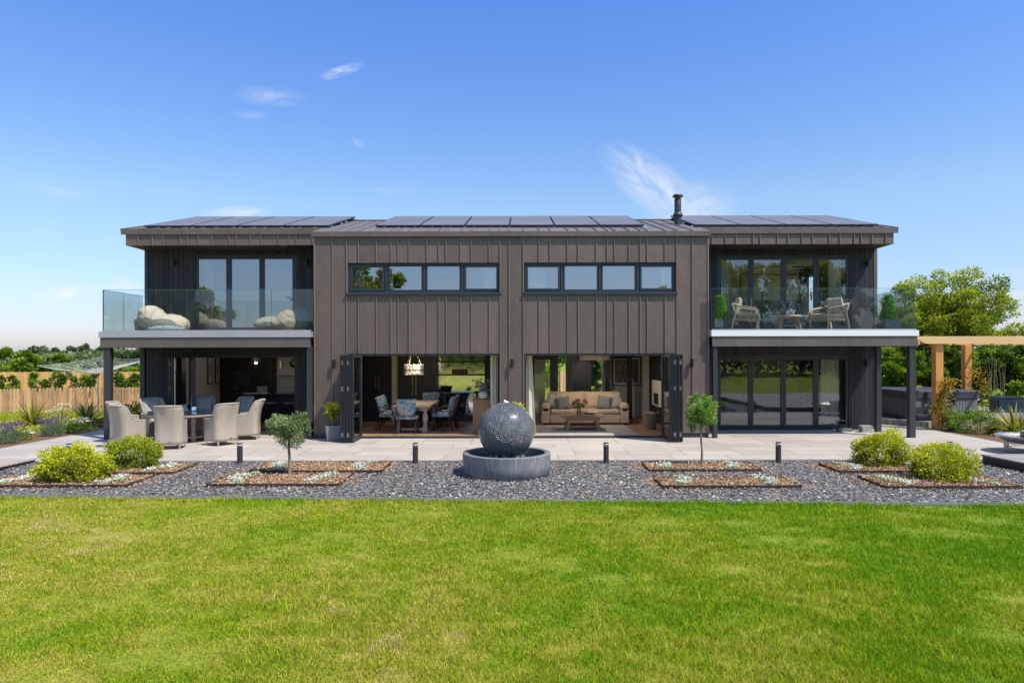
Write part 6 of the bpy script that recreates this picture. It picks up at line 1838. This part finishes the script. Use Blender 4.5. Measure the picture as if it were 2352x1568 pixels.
bk = empty('log_basket', (3.80, 1.95, .015), 0, 'round wicker basket of logs beside the sofa', 'basket')
MB().lathe([(.15, 0), (.17, .05), (.20, .25), (.22, .44), (.23, .46), (.22, .46), (.20, .43), (.14, .05), (0, .04)], 28).build('body', basket_mat, bk)
mb = MB()
for s in (-1, 1): mb.tube([(s * .22, -.06, .44), (s * .25, -.04, .52), (s * .25, .04, .52), (s * .22, .06, .44)], .012, 8)
mb.build('handle', basket_mat, bk)
mb = MB()
for i in range(5): mb.tube([(-.12 + i * .05, -.12, .38), (-.10 + i * .05, .14, .47)], .035, 8)
tag(mb.build('log_pile', bpy.data.materials['split_logs']), 'logs filling the wicker basket', 'firewood').location = (3.80, 1.95, .015)
pf = empty('framed_print', (3.68, 5.58, 1.6), 0, 'large framed print of bookshelves behind the glass door', 'picture')
MB().box(-.48, .48, -.03, .0, -.48, .48).build('mount', white_plaster, pf)
MB().box(-.5, -.47, -.05, 0, -.5, .5).box(.47, .5, -.05, 0, -.5, .5).box(-.47, .47, -.05, 0, .47, .5).box(-.47, .47, -.05, 0, -.5, -.47).build('frame', black_mat, pf)
def books():
    m, t, out = newmat('printed_books'); co = objco(t); s = t.node('ShaderNodeSeparateXYZ'); t.l.new(co, s.inputs[0])
    b = t.node('ShaderNodeTexBrick', offset=.37, offset_frequency=2); cb = t.node('ShaderNodeCombineXYZ'); t.l.new(s.outputs[0], cb.inputs[0]); t.l.new(s.outputs[2], cb.inputs[1]); t.l.new(cb.outputs[0], b.inputs[0])
    t.set(b.inputs[1], (.50, .44, .34)); t.set(b.inputs[2], (.12, .12, .13)); t.set(b.inputs[3], (.02, .02, .02)); b.inputs['Scale'].default_value = 1; b.inputs['Brick Width'].default_value = .032; b.inputs['Row Height'].default_value = .255; b.inputs['Mortar Size'].default_value = .006
    c = t.mix(t.math('GREATER_THAN', t.noise(t.scale(co, (30, 1, 4)), 1, 1), .62), b.outputs[0], (.42, .22, .08)); principled(t, out, c, .6); return m
MB().box(-.40, .40, -.036, -.031, -.40, .40).build('print', books(), pf)
ld = MB().lathe([(.45, .0), (.455, .0), (.455, .14), (0, .14), (0, .135), (.45, .135), (.45, .0)], 48).build('ceiling_lamp', cream_fabric); ld.location = (2.25, 2.5, 2.02); tag(ld, 'wide round cream ceiling lamp shade in the living room', 'ceiling lamp')
fp = empty('fireplace', (4.45, 2.6, .015), 0, 'dark fireplace breast with a pale panel at the right of the living room', 'fireplace')
MB().box(-.10, .22, -.4, 2.4, 0, 2.3).build('chimney_breast', cabinet, fp)
MB().box(-.16, -.101, .2, 1.6, .55, 1.35).build('surround', plaster, fp)
MB().box(-.17, -.161, .55, 1.25, .60, .95).build('fire_opening', black_mat, fp)

# ================================================================ kitchen
isl = empty('kitchen_island', (0, 0, .013), 0, 'dark kitchen island with an overhanging worktop', 'kitchen island')
MB().box(-9.35, -6.2, 4.35, 5.1, 0, .86).build('body', cabinet, isl)
MB().box(-9.5, -6.1, 4.05, 5.15, .861, .92).build('worktop', M('dark_worktop', (.035, .035, .042), .2, 0, .05), isl)
def stool():
    r = empty('bar_stool', (0, 0, .013), 0, None, 'stool', 'bar stools at the kitchen island')
    MB().lathe([(0, .655), (.18, .655), (.19, .67), (.18, .69), (0, .695)], 28).build('seat', oak, r)
    mb = MB().cyl((0, 0), .02, .3, .655, n=10)
    for k in range(4):
        a = R(45 + 90 * k); mb.bar((.21 * math.cos(a), .21 * math.sin(a), 0), (.05 * math.cos(a + 1.57), .05 * math.sin(a + 1.57), .55), .022)
    mb.build('frame', black_mat, r)
    MB().lathe([(.17, .18), (.18, .18), (.18, .2), (.17, .2)], 24).build('footrest', black_mat, r)
    return r
s0 = stool(); s0['label'] = 'round topped bar stool, left one at the kitchen island'; s0.location = (X(622.5, 21.4), 3.4, .013)
o = copy_tree(s0, label='round topped bar stool beside the right jamb of the kitchen opening'); o.location = (X(667, 21.4), 3.4, .013)
def hang_lamp(name, x, y, z, kind, label):
    r = empty(name, (x, y, z), 0, label, 'pendant lamp')
    if kind == 'globe':
        P = [(.16 * math.sin(math.pi * i / 18), .16 * -math.cos(math.pi * i / 18)) for i in range(19)]
        MB().lathe(P, 32).build('globe', glassmat('smoked_glass', (.45, .43, .40), .12, 1.2), r); MB().lathe([(0, -.03), (.03, 0), (0, .05)], 12).build('bulb', white_band, r)
        MB().cyl((0, 0), .03, .14, .2, n=12).build('fitting', brass, r)
    else:
        MB().cyl((0, 0), .055, -.12, .12, n=20).build('shade', white_band, r)
    MB().cyl((0, 0), .006, .121, 2.42 - z, n=6).build('cord', black_mat, r)
    return r
hang_lamp('pendant_lamp', X(588, 22.3), 4.3, 1.93, 'globe', 'smoked glass globe pendant over the kitchen island')
hang_lamp('pendant_lamp', X(646, 23), 5.0, 1.86, 'tube', 'small white cylinder pendant at the right of the kitchen')
hang_lamp('pendant_lamp', X(676, 22.3), 4.3, 1.93, 'globe', 'globe pendant close to the right jamb of the kitchen opening')
cabinet_unit('tall_cabinet', -10.55, -8.72, 6.04, .02, 2.38, 'wall of dark kitchen cabinets behind the island', 3, hz=(1.0, 1.6))
ov = MB().box(-.28, .28, -.03, 0, -.2, .2).build('oven', M('oven_glass', (.02, .02, .025), .06, 0, .02, spec=.8)); ov.location = (-9.72, 6.01, 1.28); tag(ov, 'black glass oven front reflecting the garden', 'oven')
for i, vx in enumerate((485.5, 496)):
    d = 22.2; pf = empty('framed_print', (-10.565, (5.25, 5.82)[i], 1.68), R(90), 'narrow black framed feather print in the kitchen, ' + ('left' if i == 0 else 'right') + ' one of the pair', 'picture')
    MB().box(-.15, .15, -.02, 0, -.45, .45).build('print', white_plaster, pf)
    MB().box(-.18, -.15, -.03, 0, -.48, .48).box(.15, .18, -.03, 0, -.48, .48).box(-.15, .15, -.03, 0, .45, .48).box(-.15, .15, -.03, 0, -.48, -.45).build('frame', black_mat, pf)
    P = []
    for k in range(9): P.append([(math.sin(k * 1.3) * .02 - .05 * math.sin(k / 8 * math.pi), -.022, -.3 + .6 * k / 8), (math.sin(k * 1.3) * .02 + .05 * math.sin(k / 8 * math.pi), -.022, -.3 + .6 * k / 8)])
    MB().grid(P, smooth=False).build('feather', grey_fabric, pf)
w_ = MB().box(-.9, .9, 0, .19, 0, .03).build('wall_shelf', white_band); w_.location = (-6.2, 6.93, 1.42)
w_.location = (-7.80, 6.3, 1.45); tag(w_, 'white shelf on the pale kitchen wall', 'shelf')
lp = empty('laptop', (X(603, 22.4), 4.4, .934), R(25), 'open silver laptop on the kitchen island', 'laptop')
MB().box(-.16, .16, -.11, .11, 0, .015).build('base', chrome, lp); MB().obox((0, .15, .11), (.32, .01, .22), (R(-20), 0, 0)).build('screen', chrome, lp)
o = MB().box(-.25, .2, -.12, .1, 0, .01).build('papers', white_fabric); o.location = (X(580, 22.3), 4.25, .934); tag(o, 'open papers lying left of the laptop on the island', 'papers')

# lit chandelier and kitchen globe; living room lamp added to brighten the room
for (x, y, z, e, r_) in ((-3.12, 2.1, 1.78, 24, .09), (2.25, 2.5, 2.06, 48, .12), (X(588, 22.3), 4.3, 1.93, 26, .04)):
    l = bpy.data.lights.new('lamp_and_fill', 'POINT'); l.energy = e; l.color = (1, .90, .77); l.shadow_soft_size = r_
    o = bpy.data.objects.new('lamp_and_fill', l); COL.objects.link(o); o.location = (x, y, z)
# ================================================================ camera, light, sky
cam = bpy.data.cameras.new('camera'); co = bpy.data.objects.new('camera', cam); COL.objects.link(co)
co.location = (0, -D0, HC); co.rotation_euler = (R(90), R(ROLL), 0)
cam.sensor_width = 36; cam.lens = 36 * F / 2352
cam.shift_x = -18.1 / 2352; cam.shift_y = 25.4 / 2352
cam.clip_end = 5000; cam.clip_start = .05
scene.camera = co

L = Vector((-1.36, 1.0, -2.5)).normalized()
sd = bpy.data.lights.new('sun', 'SUN'); sd.energy = SUN; sd.angle = R(.5); sd.color = (1, .955, .88)
so = bpy.data.objects.new('sun', sd); COL.objects.link(so); so.rotation_euler = L.to_track_quat('-Z', 'Y').to_euler(); so.location = (10, -20, 20)
toS = -L
w = bpy.data.worlds.new('World'); scene.world = w; w.use_nodes = True
t = NT(w.node_tree)
out = t.node('ShaderNodeOutputWorld'); bg = t.node('ShaderNodeBackground'); t.l.new(bg.outputs[0], out.inputs[0])
sky = t.node('ShaderNodeTexSky', sky_type='NISHITA'); sky.sun_disc = False
sky.sun_elevation = math.asin(toS.z); sky.sun_rotation = math.atan2(toS.x, toS.y)
sky.air_density = 1.0; sky.dust_density = .6; sky.ozone_density = 2.0
bg.inputs['Strength'].default_value = SKY
co_ = t.node('ShaderNodeTexCoord').outputs['Generated']
s = t.node('ShaderNodeSeparateXYZ'); t.l.new(co_, s.inputs[0])
# deeper blue overhead, pale at the horizon
tint = t.ramp(s.outputs[2], SKYTINT)
c = t.mix(1.0, sky.outputs[0], tint, 'MULTIPLY')
# thin clouds, given by their direction in the sky (u = x/y, v = z/y)
u = t.math('DIVIDE', s.outputs[0], t.math('MAXIMUM', s.outputs[1], .05)); v = t.math('DIVIDE', s.outputs[2], t.math('MAXIMUM', s.outputs[1], .05))
uv = t.node('ShaderNodeCombineXYZ'); t.l.new(u, uv.inputs[0]); t.l.new(v, uv.inputs[1])
def cloud(vx, vy, rx, ry, ang, strength, sc=(10, 26, 1), soft=.6):
    cu, cv = (vx - 1194) / F, (809 - vy) / F
    du = t.math('SUBTRACT', u, cu); dv = t.math('SUBTRACT', v, cv)
    ca, sa = math.cos(R(ang)), math.sin(R(ang))
    p = t.math('ADD', t.math('MULTIPLY', du, ca), t.math('MULTIPLY', dv, sa))
    q = t.math('SUBTRACT', t.math('MULTIPLY', dv, ca), t.math('MULTIPLY', du, sa))
    cb = t.node('ShaderNodeCombineXYZ'); t.l.new(p, cb.inputs[0]); t.l.new(q, cb.inputs[1]); cb.inputs[2].default_value = cu * 7
    n = t.noise(t.scale(cb.outputs[0], sc), 1, 6, .65, 1.2)
    d = t.math('SQRT', t.math('ADD', t.math('POWER', t.math('DIVIDE', p, rx / F), 2), t.math('POWER', t.math('DIVIDE', q, ry / F), 2)))
    m = t.maprange(d, 1.0, 0.0, 0, 1)
    k = t.math('MULTIPLY', m, t.maprange(n, .35, .75, .1, 1.3))
    return t.math('MULTIPLY', k, strength, clamp=True)
acc = None
for a in [(1510, 432, 170, 62, -36, 1.1, (7, 26, 1)), (1590, 480, 120, 70, 10, .9, (7, 14, 1)), (1466, 372, 50, 20, -62, .9, (12, 40, 1)),
          (785, 163, 60, 15, 18, .95, (14, 40, 1)), (625, 220, 90, 26, -4, .6, (12, 34, 1)), (575, 263, 50, 12, 0, .3, (12, 40, 1)),
          (822, 328, 20, 12, -30, .4, (14, 30, 1)), (545, 487, 90, 18, 2, 1.0, (8, 30, 1)), (150, 672, 90, 26, 8, 1.0, (12, 30, 1)),
          (290, 655, 45, 20, 0, 1.1, (12, 30, 1)), (120, 430, 130, 24, -8, .25, (8, 40, 1)), (2330, 678, 160, 14, 4, 1.0, (6, 60, 1)),
          (900, 436, 60, 14, 0, .2, (12, 40, 1)), (2290, 640, 120, 22, 0, .35, (10, 30, 1)), (2390, 730, 200, 60, 0, .5, (6, 16, 1)), (100, 740, 400, 40, 0, .35, (6, 24, 1))]:
    k = cloud(*a)
    acc = k if acc is None else t.math('MAXIMUM', acc, k)
acc = t.math('MULTIPLY', acc, t.math('GREATER_THAN', s.outputs[1], .1))
c = t.mix(acc, c, CLOUDCOL)
t.l.new(c, bg.inputs[0])

scene.view_settings.view_transform = 'Standard'; scene.view_settings.look = 'None'; scene.view_settings.exposure = 0
scene.render.engine = 'CYCLES'
cy = scene.cycles
cy.max_bounces = 7; cy.diffuse_bounces = 4; cy.glossy_bounces = 4; cy.transmission_bounces = 4; cy.transparent_max_bounces = 24
cy.caustics_reflective = False; cy.caustics_refractive = False; cy.sample_clamp_indirect = 4
cy.use_denoising = True
try: cy.denoiser = 'OPENIMAGEDENOISE'
except Exception: pass
